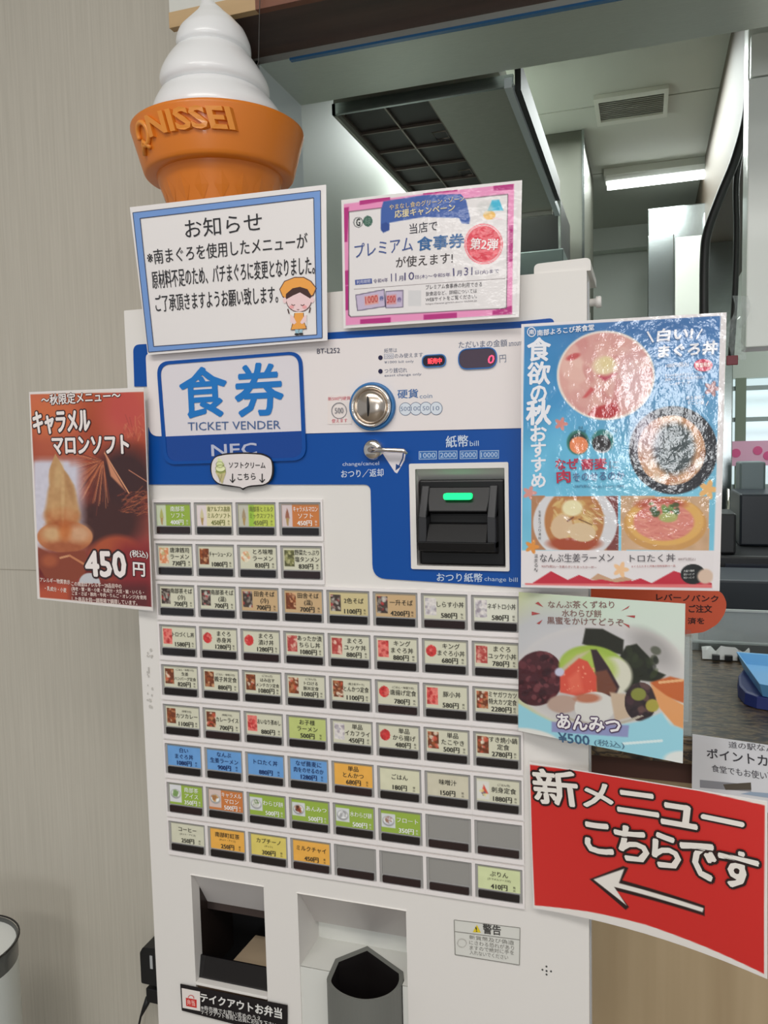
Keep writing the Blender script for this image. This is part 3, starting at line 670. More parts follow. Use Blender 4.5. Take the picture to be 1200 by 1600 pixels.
class Loc:
    def pt(s, a, b_, h=0):
        a = np.asarray(a, float); b_ = np.asarray(b_, float); return np.stack([a, np.full_like(a, -.0012 - h), b_], -1)
    def px(s, a, b_): return a * 1e4, -b_ * 1e4    # 0.1 mm units
def put(bb, t, x0, x1, zc, h, col, off=0, hh=.0004):
    v, f = glyphs(t)
    if not len(v): return
    lo = v.min(0); sz = v.max(0) - lo; hf = .92 if any(ord(c) > 255 for c in t) else .72
    sy = h / hf; sx = min(sy, (x1 - x0) / sz[0]); cx = (x0 + x1) / 2
    q = np.stack([(v[:, 0] - lo[0] - sz[0] / 2) * sx + cx, (v[:, 1] - .36) * sy + zc], 1)
    for i, (dx, dy) in enumerate([(-off, 0), (off, 0)] if off > .004 else [(0, 0)]): bb.add(Loc().pt(q[:, 0] + dx * sy, q[:, 1] + dy * sy, hh + i * .000006), f, MATTE, alb(col))
def paint_card(bg, pic, rnd):
    def f(p):
        p.fill(bg)
        if not pic: p.noise(60, 3, rnd.randint(0, 99)); return
        x0, y0, x1, y1 = 40, 45, 175, 250
        if pic.startswith('cone'):
            p.rect(28, 22, 165, 300, {'cone': (196, 204, 178), 'conep': (216, 204, 204), 'coneg': (186, 184, 170), 'coneb': (206, 190, 190)}[pic])
            if pic == 'coneg': p.rect(165, 22, 235, 300, (150, 186, 70), 20)
            c = {'cone': (170, 170, 100), 'conep': (200, 190, 150), 'coneg': (160, 140, 110), 'coneb': (150, 96, 76)}[pic]
            p.poly([(100, 70), (80, 130), (72, 190), (128, 190), (118, 130)], c, 8); p.poly([(78, 190), (122, 190), (108, 280), (92, 280)], (168, 140, 88), 8); return
        if pic in ('scoopg', 'scoopb', 'bowl', 'bowlb', 'bowlw', 'cup'):
            p.rect(28, 30, 205, 265, (212, 212, 214) if pic != 'scoopb' else (206, 186, 178)) if pic.startswith('scoop') else p.rect(34, 70, 205, 230, (206, 208, 208))
            p.ell(118, 155, 72, 62, (150, 150, 150), 0, .2); p.ell(118, 148, 60, 48, (228, 228, 226), 0, .2)
            cs = {'scoopg': [(120, 150, 90)], 'scoopb': [(190, 150, 90), (160, 110, 70)], 'bowl': [(90, 120, 60), (200, 200, 190)], 'bowlb': [(130, 60, 40), (60, 40, 36), (180, 120, 90)], 'bowlw': [(150, 150, 150), (215, 215, 215)], 'cup': [(150, 110, 90), (200, 200, 210)]}[pic]
            p.blobs(16, (85, 110, 150, 180), 22, cs, rnd, p.mask(118, 148, 62, 50)); return
        if pic == 'boat':
            p.rect(30, 60, 170, 270, (214, 212, 204), 12); p.poly([(110, 100), (80, 200), (160, 200)], (206, 84, 66), 10); p.blobs(8, (60, 170, 150, 230), 16, [(110, 100, 120), (220, 210, 140)], rnd, None); return
        cs = {'noodle': [(226, 214, 190), (214, 140, 100), (190, 176, 130)], 'brown': BRN + [(214, 170, 130)], 'green': [(140, 140, 90), (90, 90, 60), (190, 186, 140)], 'soba': [(150, 140, 130), (70, 60, 56), (196, 190, 180), (170, 60, 60)],
              'pale': [(190, 186, 188), (214, 208, 204), (150, 140, 150)], 'red': PINKF, 'redl': [(200, 120, 110), (170, 70, 66), (225, 190, 170)], 'plate': BRN + [(230, 220, 200), (200, 90, 70)]}[pic]
        if rnd.random() < .5 and pic in ('red', 'redl', 'noodle'):
            m = p.mask(105, 145, 62, 66); p.mix(m, cs[0])
        else:
            m = p.rmask(x0, y0 + 10, x1, y1); p.mix(m, cs[1])
        p.blobs(26, (x0, y0, x1, y1), 24, cs, rnd, m, .75); p.noise(14, 12, rnd.randint(0, 99), m)
    return f
KIND = {None: '', }
for rw in range(9):
    for cl in range(8):
        if rw < 2 and cl > 3: continue
        d = BTN[(rw, cl)]
        o = bpy.data.objects.new('ticket_button', bez_me); o.location = Vector((cl * U, 0, BZ0 - rw * Vp)) - Vector(mach.location); link(o, mach)
        s_ = link(bpy.data.objects.new('lamp_strip', strip2_me if (d is None or (rw * 5 + cl * 3) % 7 == 0) else strip_me), o)
        if d is None:
            link(bpy.data.objects.new('blank_window', empty_me), o); o['label'] = 'blank grey button without a menu card'; continue
        bg, pic, lines, price, tc = d; rnd = random.Random(rw * 10 + cl)
        A, Z = np.meshgrid(np.linspace(.0028, W_ - .0028, 49), np.linspace(-.0022, -.0295, 29))
        X, Y = Loc().px(A, Z); p = Pic(X, Y); paint_card(bg, pic, rnd)(p)
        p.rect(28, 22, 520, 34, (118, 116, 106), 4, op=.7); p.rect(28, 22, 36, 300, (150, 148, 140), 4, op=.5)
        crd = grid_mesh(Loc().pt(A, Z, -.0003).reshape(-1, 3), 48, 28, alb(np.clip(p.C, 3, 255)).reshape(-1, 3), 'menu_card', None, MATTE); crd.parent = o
        bb = B(); tcol = [(236, 240, 226), (52, 50, 44), (120, 124, 70), (22, 40, 92)][tc]
        xa = .0180 if pic else .0075; xb = W_ - .0045 if pic else W_ - .0070
        if pic in ('scoopg', 'scoopb', 'bowl', 'bowlb', 'bowlw', 'cup'): xa = .0215
        small = lines and lines[0].startswith('('); n = len(lines)
        zt = -.0035; zp = -.0245
        z = -.0068
        hs = []
        for t in lines: hs.append(.0028 if t.startswith('(') and len(t) > 4 else .0064 if n < 3 else .0046)
        tot = sum(hs) + .0016 * (n - 1); z = -.0040 - max(0, (.0165 - tot)) / 2
        for t, h in zip(lines, hs):
            put(bb, t, xa, xb, z - h / 2, h, tcol, .008 if h > .004 else 0); z -= h + .0016
        put(bb, price, xa + (.004 if not pic else .001), xb - .0042, zp, .0070, tcol, .03)
        put(bb, '税', xb - .0040, xb - .0008, zp + .0016, .0026, tcol); put(bb, '込', xb - .0040, xb - .0008, zp - .0016, .0026, tcol)
        bb.build('lettering', None).parent = o
# ---------------------------------------------------------------- ticket outlet
DG = M((60, 50, 46), .3, metal=.6); GREYP = M((170, 166, 164), .4)
x0, x1, z0, z1, _d = holes[0]
b = B(); b.box((x0, .10, z0), (x1, .102, z1), DARK); b.box((x0 - .001, .018, z0), (x0, .10, z1 - .03), DG); b.box((x1, .018, z0), (x1 + .001, .10, z1), DG); b.box((x0, .018, z0 - .001), (x1, .10, z0), DARK); outl = b.build('ticket_outlet', mach)
b = B(); b.hexa([(x0, .036, z1 - .056), (x1, .036, z1 - .056), (x1, .004, z1 - .001), (x0, .004, z1 - .001)], [(x0, .04, z1 - .056), (x1, .04, z1 - .056), (x1, .008, z1 + .001), (x0, .008, z1 + .001)], M((190, 186, 184), .35)); b.build('outlet_hood', outl)
b = B(); b.box((x0, .036, z1 - .066), (x1, .050, z1 - .056), M((84, 74, 72), .3, metal=.7)); b.build('outlet_bar', outl)
b = B(); b.hexa([(x0 + .028, .040, z0 + .016), (x1, .040, z0 + .016), (x1, .072, z0 + .040), (x0 + .050, .072, z0 + .040)], [(x0 + .028, .043, z0 + .014), (x1, .043, z0 + .014), (x1, .076, z0 + .038), (x0 + .050, .076, z0 + .038)], M((158, 140, 116), .3, metal=.6)); b.build('outlet_shelf', outl)
b = B(); b.hexa([(x0, .008, z0 + .013), (x1, .008, z0 + .013), (x1, .014, z0 + .040), (x0, .014, z0 + .040)], [(x0, .010, z0 + .013), (x1, .010, z0 + .013), (x1, .016, z0 + .040), (x0, .016, z0 + .040)], M((16, 14, 16), .12, coat=.6)); b.build('outlet_flap', outl)
b = B(); b.box((x0, -.0015, z0 + .009), (x1, .016, z0 + .0125), WHITE); b.build('outlet_lip', outl, .0006)
b = B(); b.box((x0, .004, z0), (x1, .014, z0 + .009), M((128, 104, 84), .4)); b.build('outlet_sill', outl)
# ---------------------------------------------------------------- coin tray
x0, x1, z0, z1, _d = holes[1]
b = B(); b.box((x0, .062, z0), (x1, .064, z1), WHITE2); tray = b.build('coin_tray', mach)
b = B(); b.hexa([(x0, .050, z1 - .066), (x1, .050, z1 - .066), (x1, .004, z1 - .001), (x0, .004, z1 - .001)], [(x0, .054, z1 - .066), (x1, .054, z1 - .066), (x1, .008, z1 + .001), (x0, .008, z1 + .001)], M((186, 180, 176), .35, coat=.2)); b.build('tray_hood', tray)
ZR = .790
mouth = [P(a, c, Z=ZR)[:2] for a, c in ((509, 1532), (524, 1498), (574, 1478), (630, 1518), (631.5, 1531), (624, 1545), (609, 1556), (590, 1562), (568, 1564), (548, 1560), (529, 1552), (516, 1542))]
bk0 = [tuple(q) for q in mouth[:5]]; mouth = [np.array(q) for q in rpoly([tuple(q) for q in mouth], [.01, 0, 0, 0, .008] + [.02] * 7, 3)]
mc = np.mean(mouth, 0); n = len(mouth)
outer = [(x0, .084), (x0, .002), (x1, .002), (x1, .084)]
b = B()
yf = .0015
bk = [(float(a), float(c)) for a, c in bk0]
pl = [(x0, .062), (x1, .062), (x1, yf)] + [(bk[-1][0], yf)] + [q for q in bk[::-1] if q[1] > yf] + [(bk[0][0], yf), (x0, yf)]
tr = tessellate_polygon([[Vector((a, c, 0)) for a, c in pl]])
b.add([(a, c, ZR - .001) for a, c in pl], [tuple(t) for t in tr], WHITE2)
b.box((x0, yf, z0), (bk[0][0] - .002, yf + .001, ZR - .002), WHITE2); b.box((bk[-1][0] + .0005, yf, z0), (x1, yf + .001, ZR - .002), WHITE2)
b.build('tray_floor', tray)
GC = M((104, 105, 100), .45); b = B(); vs = []; 
inn = [(mc[0] + (a - mc[0]) * .88, mc[1] + (c - mc[1]) * .88) for a, c in mouth]
N_ = n
for z_, ring_ in ((z0 + .0, mouth), (ZR, mouth), (ZR, inn), (ZR - .10, inn)): vs += [(a, c, z_) for a, c in ring_]
fs = []
for j in range(3):
    for i in range(n):
        l = (i + 1) % n; fs.append((j * n + i, j * n + l, (j + 1) * n + l, (j + 1) * n + i))
b.add(vs[:3 * n], [f for f in fs if max(f) < 3 * n], GC, smooth=False)
b.add(vs[2 * n:], [tuple(i - 2 * n for i in f) for f in fs if min(f) >= 2 * n] + [tuple(range(n, 2 * n))], M((24, 20, 20), .5))
cup = b.build('coin_cup', tray)
# ---------------------------------------------------------------- marks on lower door
ps = Paper([(709.8, 1437), (812.4, 1449.7), (811, 1507.7), (712, 1491)], [-.0006] * 4)
ps.sheet('warning_sticker', mach, MATTE, (206, 205, 198), .0004)
k = Ink(ps, (500, 1350, 2.727), MATTE, .0002); g = (128, 126, 120)
k.line([(572, 238), (852, 272), (850, 430), (576, 386), (572, 238)], 3, g); k.line([(573, 288), (852, 324)], 3, g)
k.poly([(648, 290), (665, 258), (682, 292)], (214, 190, 40)); k.text('!', 662, 288, 667, 288, 20, (40, 40, 40), .02)
k.text('警告', 692, 296, 768, 304, 42, (70, 68, 66), .02)
k.text('新貨幣及び偽造', 634, 320, 826, 346, 18, g); k.text('にさわる恐れがあり', 634, 342, 826, 368, 18, g); k.text('ますので絶対に手を', 636, 364, 826, 388, 18, g); k.text('入れないでください', 636, 384, 800, 408, 18, g); k.ring(604, 336, 18, 18, 2, (170, 166, 160))
k.build('warning_print', mach)
b = B()
for q in ((853.9, 1510), (847.6, 1515), (854, 1517), (861, 1517.6), (854, 1522.5)):
    c_ = P(*q, Y=0); b.lathe((c_[0], .001, c_[2]), (0, 1, 0), [(0, .0011), (-.0014, .0011)], M((70, 70, 68), .6), 10)
b.build('speaker_holes', mach)
k = Ink(F0, (0, 0, 1), MATTE, .0002)
k.text('BEST CHOICE', 566, 1381, 640, 1389, 4, (170, 170, 160)) if False else None
for i in range(26):
    x = 566 + random.random() * 74; y = 1378 + (x - 566) * .13 + random.uniform(-2, 3); k.ell(x, y, random.uniform(1, 2.5), 1, (172, 172, 160), n=8)
for i in range(22):
    x = 231 + random.random() * 8; y = 1010 + random.random() * 95; k.ell(x, y, random.uniform(.8, 2), random.uniform(1, 3), (186, 182, 176), n=8)
q_ = k.build('tape_residue', mach); q_['kind'] = 'stuff'

# ================================================================ things taped to the machine
# speech-bubble sticker
ps = Paper([(326, 705), (431, 705), (431, 768), (326, 768)], [-.0062] * 4)
bal = thing('speech_bubble_sticker', 'white speech bubble sticker with a green soft serve cone and arrows, under the blue sign', 'sticker', tuple(ps.pt(ps.w / 2, -ps.h)))
def bubble(e):
    pts = [(480 + e, 880), (484 + e, 835), (512, 795 + e), (570, 780 + e), (680, 775 + e), (790, 780 + e), (838, 805 + e), (855 - e, 850), (854 - e, 905), (838 - e, 945), (800, 972 - e), (720, 978 - e), (690, 984 - e * .6), (676, 1001 - e * 1.6), (664, 984 - e * .6), (600, 976 - e), (535, 968 - e), (500, 938 - e)]
    return rpoly(pts, 30, 3)
k = Ink(ps, C6, MATTE, 0); k.poly(bubble(0), (30, 24, 26)); k.h = .0004; k.poly(bubble(9), (216, 208, 206))
outl_ = [ps.uv(C6[0] + x / 3.75, C6[1] + y / 3.75) for x, y in bubble(0)]
kb = B(); kb.prism([(ps.pt(a, c)[0], ps.pt(a, c)[2]) for a, c in outl_], -.0062, -.0054, M((30, 24, 26), .5)); kb.build('sticker_base', bal)
k.build('sticker_face', bal)
k = Ink(ps, C6, MATTE, .0009)
k.text('ソフトクリーム', 596, 866, 808, 868, 34, (28, 26, 28), .012); k.text('こちら', 648, 938, 752, 934, 38, (28, 26, 28), .012)
for x in (617, 790):
    k.line([(x, 900), (x, 948)], 6, (28, 26, 28)); k.line([(x - 15, 934), (x, 952), (x + 15, 932)], 5, (28, 26, 28))
k.poly([(516, 892), (578, 892), (556, 962)], (190, 180, 130)); k.poly([(516, 890), (520, 876), (546, 870), (576, 876), (578, 892), (548, 902)], (150, 156, 90))
k.ell(546, 868, 30, 20, (222, 226, 176)); k.ell(545, 846, 23, 17, (212, 220, 160)); k.ell(542, 828, 15, 14, (222, 228, 180)); k.poly([(532, 806), (552, 822), (530, 830)], (206, 214, 160)); k.ring(547, 868, 29, 20, 2, (110, 116, 60)); k.ring(545, 846, 22, 17, 2, (110, 116, 60)); k.line([(538, 905), (548, 950)], 2, (120, 110, 80)); k.line([(560, 903), (546, 950)], 2, (120, 110, 80))
k.build('sticker_print', bal)

# notice sheet --------------------------------------------------------
def poster(px, Ys, name, label, cat='poster', bow=0, **kw):
    s = Paper(px, Ys, bow, name == 'red_arrow_sign'); p = s.pt(s.w / 2, -s.h / 2); t = thing(name, label, cat, tuple(p)); s.sheet('sheet', t, **kw); return s, t
CN = (190, 270, 3.5294)
s, t = poster([(202.7, 323.8), (509.6, 288.4), (511.6, 532), (231, 554.8)], [-.030, -.019, -.014, -.010], 'notice_sheet', 'white laminated notice with a blue border and a bowing girl in an orange apron', 'notice')
k = Ink(s, CN, LAM, .0004)
BB = (112, 148, 204)
o4 = [(64, 232), (1100, 100), (1106, 905), (150, 990)]; i4 = [(105, 255), (1062, 142), (1080, 895), (180, 960)]
o4 = [(64, 222), (1098, 100), (1108, 912), (150, 990)]
for q in range(4): k.poly([o4[q], o4[(q + 1) % 4], i4[(q + 1) % 4], i4[q]], BB, 6)
k.line(o4 + [o4[0]], 4, (50, 60, 90)); k.line(i4 + [i4[0]], 4, (50, 60, 90)); k.build('border', t)
k = Ink(s, CN, LAM, .0006); K = (30, 28, 32)
k.text('お知らせ', 362, 372, 784, 330, 108, K)
k.text('※南まぐろを使用したメニューが', 150, 520, 1030, 430, 84, K, .006); k.text('原材料不足のため、バチまぐろに変更となりました。', 178, 652, 1068, 574, 100, K, .008); k.text('ご了承頂きますようお願い致します。', 196, 778, 872, 728, 92, K, .008)
k.build('lettering', t)
k = Ink(s, CN, LAM, .0006); OR = (236, 158, 70); SK = (240, 200, 200); LN = (90, 56, 50)
k.poly([(878, 655), (905, 610), (960, 588), (1010, 588), (1050, 610), (1080, 650), (1062, 690), (1040, 700), (915, 715), (895, 695)], LN); k.poly([(883, 656), (908, 614), (960, 593), (1008, 593), (1046, 614), (1074, 650), (1058, 686), (1040, 690), (915, 706), (897, 690)], OR)
k.ell(984, 712, 70, 66, LN); k.ell(984, 712, 66, 62, SK); k.poly([(912, 712), (915, 680), (950, 650), (990, 642), (1030, 655), (1050, 690), (1046, 706), (990, 672), (950, 690)], (64, 34, 28)); k.ell(908, 715, 10, 16, SK); k.ell(1056, 712, 10, 16, SK)
k.line([(944, 736), (954, 742), (964, 738)], 4, LN); k.line([(994, 738), (1004, 743), (1014, 736)], 4, LN); k.ell(945, 750, 12, 9, (240, 160, 160)); k.ell(1015, 750, 12, 9, (240, 160, 160)); k.line([(974, 762), (980, 766), (986, 762)], 3, LN)
k.line([(925, 760), (932, 785)], 6, (64, 34, 28)); k.line([(1046, 752), (1040, 780)], 6, (64, 34, 28))
k.poly([(938, 782), (960, 776), (1010, 776), (1028, 790), (1026, 850), (1008, 850), (960, 860), (944, 846)], (232, 226, 222)); k.poly([(962, 782), (1010, 780), (1010, 820), (1026, 862), (942, 870), (950, 828)], OR); k.line([(962, 782), (955, 828), (942, 870), (1026, 864), (1012, 822), (1010, 780)], 3, LN)
k.poly([(940, 790), (956, 800), (972, 832), (960, 842), (940, 830)], SK); k.poly([(1026, 790), (1012, 800), (992, 832), (1002, 840), (1024, 828)], SK)
k.poly([(966, 868), (984, 868), (984, 890), (966, 890)], (150, 186, 200)); k.poly([(988, 868), (1004, 867), (1004, 888), (988, 889)], (150, 186, 200)); k.ell(974, 893, 12, 6, (40, 34, 36)); k.ell(997, 891, 12, 6, (40, 34, 36))
k.build('girl_drawing', t)

# pink campaign sheet ---------------------------------------------------
CP = (510, 270, 3.63636)
s, t = poster([(533.4, 312.6), (815.8, 281.5), (811, 495.5), (536.7, 513.4)], [-.010, -.014, -.021, -.008], 'campaign_sheet', 'laminated campaign sheet with pink checked border and red round badge', 'poster', bow=.002)
def pk(p):
    p.fill((222, 216, 216))
    p.poly([(95, 180), (1068, 62), (1056, 806), (104, 868)], (226, 142, 184), 4)
    MG = (176, 40, 120)
    for q in ([(192, 156), (366, 125), (370, 158), (192, 186)], [(556, 98), (750, 78), (750, 108), (556, 130)], [(952, 70), (1066, 62), (1062, 98), (952, 104)], [(95, 200), (130, 195), (120, 395), (97, 398)], [(98, 560), (128, 556), (128, 640), (98, 645)], [(98, 648), (128, 644), (130, 780), (100, 786)], [(196, 834), (374, 822), (374, 854), (196, 860)], [(562, 808), (750, 796), (750, 826), (562, 838)], [(948, 786), (1056, 756), (1056, 804), (948, 812)], [(1040, 305), (1062, 303), (1060, 510), (1040, 510)]):
        p.poly(q, MG, 4)
    p.poly([(128, 222), (1034, 122), (1028, 770), (1010, 774), (140, 822), (126, 810)], (60, 50, 56), 4); p.poly([(132, 226), (1031, 127), (1024, 766), (1008, 770), (142, 818), (131, 806)], (222, 217, 216), 4)
    # tickets
    p.poly([(168, 696), (338, 664), (344, 764), (178, 788)], (60, 50, 80), 3); p.poly([(172, 700), (334, 669), (339, 760), (182, 783)], (190, 176, 200), 3); p.poly([(222, 706), (300, 694), (302, 744), (224, 756)], (216, 150, 140), 8)
    p.poly([(342, 676), (446, 670), (446, 768), (344, 772)], (70, 60, 86), 3); p.poly([(345, 680), (442, 675), (442, 764), (347, 768)], (190, 176, 200), 3); p.poly([(350, 700), (405, 694), (405, 748), (350, 752)], (206, 140, 140), 8)
    # ribbon
    p.poly([(316, 212), (330, 165), (560, 130), (770, 124), (800, 160), (822, 262), (818, 296), (775, 292), (760, 262), (560, 256), (365, 288), (366, 330), (330, 345), (314, 320)], (56, 90, 160), 4); p.poly([(318, 296), (345, 284), (366, 300), (362, 330), (330, 344), (316, 330)], (40, 70, 140), 6)
    # badge
    p.ell(898, 410, 108, 116, (226, 120, 130), 0, .02); p.ell(898, 410, 101, 108, (226, 206, 206), 0, .02); p.ell(898, 410, 97, 104, (216, 60, 78), 0, .03); p.noise(14, 10, 3, p.mask(898, 410, 95, 100))
    p.ell(184, 284, 28, 30, (40, 44, 46), 0, .05); p.ell(184, 284, 24, 26, (214, 214, 210), 0, .05); p.ell(240, 278, 27, 31, (60, 100, 84), 0, .05)
    p.poly([(918, 222), (945, 160), (985, 156), (1008, 218)], (60, 176, 206), 5); p.ell(930, 246, 34, 26, (232, 184, 96)); p.ell(905, 205, 44, 38, (190, 190, 186), 0, .5, op=.5); p.line(950, 262, 1000, 268, 5, (226, 190, 200))
    p.rect(474, 672, 548, 760, (206, 204, 204), 4)
picture(s, 'print', t, CP, (.003, -.003, s.w - .003, -s.h + .003), .00085, pk)
k = Ink(s, CP, LAM, .0007); K = (50, 50, 62)
k.text('やまなし食のグリーン・ゾーン', 365, 216, 790, 166, 32, (214, 190, 140), .01); k.text('応援キャンペーン', 396, 262, 738, 222, 44, (214, 200, 160), .02)
k.text('当店で', 482, 354, 640, 334, 58, K, .005); k.text('プレミアム', 166, 488, 500, 446, 80, (62, 82, 140), .006); k.text('食事券', 526, 450, 790, 428, 78, (44, 96, 150), .022)
k.text('が使えます!', 404, 546, 726, 520, 62, (50, 42, 44), .006)
k.text('第2弾', 822, 440, 974, 446, 64, (234, 214, 214), .02)
k.text('G', 174, 306, 196, 304, 42, (40, 44, 46), .02); k.text('緑', 224, 300, 258, 298, 40, (120, 150, 136))
k.poly([(166, 612), (264, 604), (266, 632), (168, 640)], (66, 84, 150)); k.text('利用期間', 176, 636, 256, 628, 20, (206, 206, 222))
k.text('令和4年', 274, 632, 358, 624, 24, (90, 80, 120)); k.text('11', 376, 622, 406, 619, 44, (70, 64, 110)); k.text('月', 420, 620, 446, 617, 28, (70, 64, 110)); k.text('10', 452, 616, 508, 612, 44, (70, 64, 110)); k.text('日(木)〜令和5年', 514, 612, 712, 598, 26, (90, 80, 120)); k.text('1', 729, 592, 736, 591, 44, (70, 64, 110)); k.text('月', 748, 592, 776, 590, 30, (70, 64, 110)); k.text('31', 790, 588, 836, 585, 44, (70, 64, 110)); k.text('日(火)まで', 852, 586, 984, 576, 26, (90, 80, 120))
k.line([(160, 664), (1020, 604)], 2, (160, 150, 150))
k.text('プレミアム食事券の利用できる', 574, 668, 890, 650, 26, (80, 76, 80)); k.text('飲食店など、詳細については', 574, 704, 862, 686, 24, (80, 76, 80)); k.text('WEBサイトをご覧ください。', 574, 736, 862, 716, 24, (80, 76, 80)); k.text('https://www.green-zone-ticket.jp', 574, 756, 862, 736, 12, (120, 116, 120))
k.text('1000', 228, 746, 300, 736, 40, (190, 70, 70)); k.text('500', 352, 742, 402, 738, 38, (190, 70, 70)); k.text('券', 310, 732, 334, 728, 28, (70, 90, 150)); k.text('券', 412, 738, 436, 735, 28, (110, 90, 150))
k.build('lettering', t)

# blue autumn menu poster ------------------------------------------------
CB = (800, 470, 3.42857)
s, t = poster([(814.6, 506.5), (1135.4, 488), (1124.3, 923.5), (814, 917.7)], [-.026, -.022, -.016, -.025], 'autumn_menu_poster', 'large blue laminated poster of tuna bowls and noodles taped over the machine edge', 'poster')
def pb_(p):
    rnd = random.Random(5)
    p.grad(150, (62, 112, 168), 1040, (120, 190, 214)); 
    p.ell(150, 500, 260, 520, (42, 134, 190), 0, 1.2, op=.6); p.ell(300, 880, 300, 220, (104, 184, 214), 0, 1, op=.7); p.noise(120, 8, 1)
    # leaves
    for x, y, r_, c in ((265, 660, 34, (206, 130, 120)), (1072, 470, 40, (176, 130, 130)), (95, 1030, 36, (206, 140, 130)), (1050, 1010, 50, (226, 176, 110))):
        for a in range(5): p.ell(x + r_ * .5 * math.cos(a * 1.26), y + r_ * .5 * math.sin(a * 1.26), r_ * .6, r_ * .3, c, a * 72, .3)
    # tuna bowl
    m = p.mask(505, 400, 250, 228); p.ell(505, 400, 263, 240, (228, 214, 204), 0, .03); p.mix(m, (212, 158, 148))
    p.blobs(46, (280, 180, 740, 600), 70, [(222, 176, 164), (206, 148, 142), (196, 126, 122), (226, 186, 172), (214, 160, 140)], rnd, m, .6, 3)
    p.poly([(400, 620), (450, 570), (560, 545), (580, 590), (520, 640)], (176, 40, 44), 14, m); p.poly([(380, 520), (425, 462), (445, 475), (400, 520)], (196, 84, 84), 10, m); p.poly([(460, 400), (520, 380), (570, 390), (500, 430)], (186, 70, 88), 14, m); p.poly([(560, 420), (590, 420), (570, 540), (540, 540)], (190, 96, 96), 20, m, .6)
    p.ell(500, 350, 62, 50, (226, 206, 166), 0, .5, m); p.ell(510, 330, 36, 30, (220, 200, 150), 0, .5, m); p.ell(660, 430, 100, 150, (222, 196, 200), 0, .9, m, .6); p.ell(330, 300, 40, 16, (190, 80, 80), -20, .5, m)
    # black soba plate
    p.ell(866, 800, 236, 236, (40, 40, 46), 0, .03); m = p.mask(856, 800, 180, 186); p.mix(m, (196, 150, 116))
    p.blobs(90, (680, 620, 1040, 990), 30, [(206, 160, 124), (224, 200, 176), (176, 112, 74), (150, 100, 70), (228, 214, 200)], rnd, m, .8, 2.5)
    m2 = p.mask(868, 790, 112, 136, 0, .3); p.mix(m2, (66, 76, 78))
    for i in range(70):
        x = rnd.uniform(770, 960); y = rnd.uniform(670, 900); a = rnd.uniform(-.9, .3); p.line(x, y, x + 40 * math.cos(a), y + 40 * math.sin(a), 4, rnd.choice([(44, 52, 54), (96, 108, 108), (60, 66, 60), (130, 146, 150)]), m2, .7)
    p.ell(720, 720, 70, 120, (206, 186, 206), 0, 1.2, op=.6)  # pale laminate glare painted into the print over the plate's left
    # dip bowls
    p.ell(356, 760, 60, 66, (44, 110, 96), 0, .15); p.ell(358, 764, 50, 54, (30, 50, 46), 0, .1); p.ell(360, 774, 50, 46, (226, 132, 84), 0, .08); p.noise(8, 8, 6, p.mask(360, 774, 48, 44))
    p.ell(488, 752, 60, 62, (40, 116, 112), 0, .15); p.ell(484, 772, 50, 44, (190, 190, 196), 0, .08); p.ell(482, 764, 50, 44, (36, 30, 32), 0, .08)
    # lower photographs
    m = p.rmask(104, 1046, 572, 1336); p.mix(m, (170, 120, 84)); p.rect(510, 1046, 572, 1336, (120, 60, 56), 6, m); p.ell(340, 1190, 226, 200, (206, 204, 206), 0, .03, m); p.ell(335, 1180, 160, 176, (176, 116, 66), 0, .06, m); p.ell(335, 1300, 140, 40, (160, 70, 40), 0, .4, m)
    p.blobs(60, (210, 1070, 450, 1270), 26, [(206, 176, 110), (220, 200, 140), (190, 140, 80)], rnd, p.mask(335, 1170, 140, 130), .6, 4); p.ell(325, 1110, 56, 44, (224, 214, 170), 0, .3, m); p.ell(268, 1210, 58, 66, (206, 176, 140), 20, .12, m); p.ell(376, 1240, 76, 50, (208, 182, 146), 10, .12, m); p.ring = None
    for i in range(24): x = rnd.uniform(370, 460); y = rnd.uniform(1110, 1180); p.line(x, y, x + 40, y + rnd.uniform(10, 40), 4, rnd.choice([(226, 206, 150), (180, 140, 80)]), m, .7)
    p.line(300, 1180, 330, 1160, 8, (110, 60, 40), m); p.line(360, 1170, 430, 1200, 5, (100, 60, 40), m)
    m = p.rmask(586, 1046, 1056, 1336); p.mix(m, (196, 160, 126)); p.noise(40, 10, 8, m); p.ell(822, 1196, 222, 146, (196, 146, 84), 0, .04, m); p.ell(822, 1180, 205, 130, (214, 166, 92), 0, .06, m); p.ell(800, 1090, 130, 34, (176, 80, 60), 0, .5, m); p.ell(815, 1185, 162, 100, (210, 130, 116), 0, .1, m)
    mm = p.mask(815, 1185, 160, 98)
    for i in range(70): x = rnd.uniform(650, 960); y = rnd.uniform(1110, 1270); p.line(x, y, x + rnd.uniform(20, 50), y + rnd.uniform(-16, 16), 6, rnd.choice([(222, 146, 132), (196, 104, 96), (226, 166, 140)]), mm, .7)
    p.blobs(24, (745, 1085, 895, 1150), 18, [(70, 110, 50), (110, 146, 76), (50, 80, 40)], rnd, None, .8); p.ell(838, 1160, 50, 26, (166, 168, 100), 0, .3)
    # white foot
    p.poly([(30, 1337), (1090, 1337), (1090, 1420), (1088, 1538), (20, 1520), (20, 1335)], (220, 214, 214), 3)
    p.poly([(110, 1512), (210, 1448), (300, 1495), (360, 1468), (440, 1500), (600, 1515), (690, 1486), (750, 1512), (868, 1446), (1072, 1512), (1072, 1534), (70, 1520)], (186, 36, 56), 3)
    p.poly([(420, 1492), (462, 1460), (540, 1492), (600, 1476), (650, 1494), (560, 1510)], (190, 152, 120), 3); p.poly([(420, 1500), (480, 1492), (560, 1508), (640, 1496), (640, 1516), (420, 1516)], (190, 40, 58), 3)
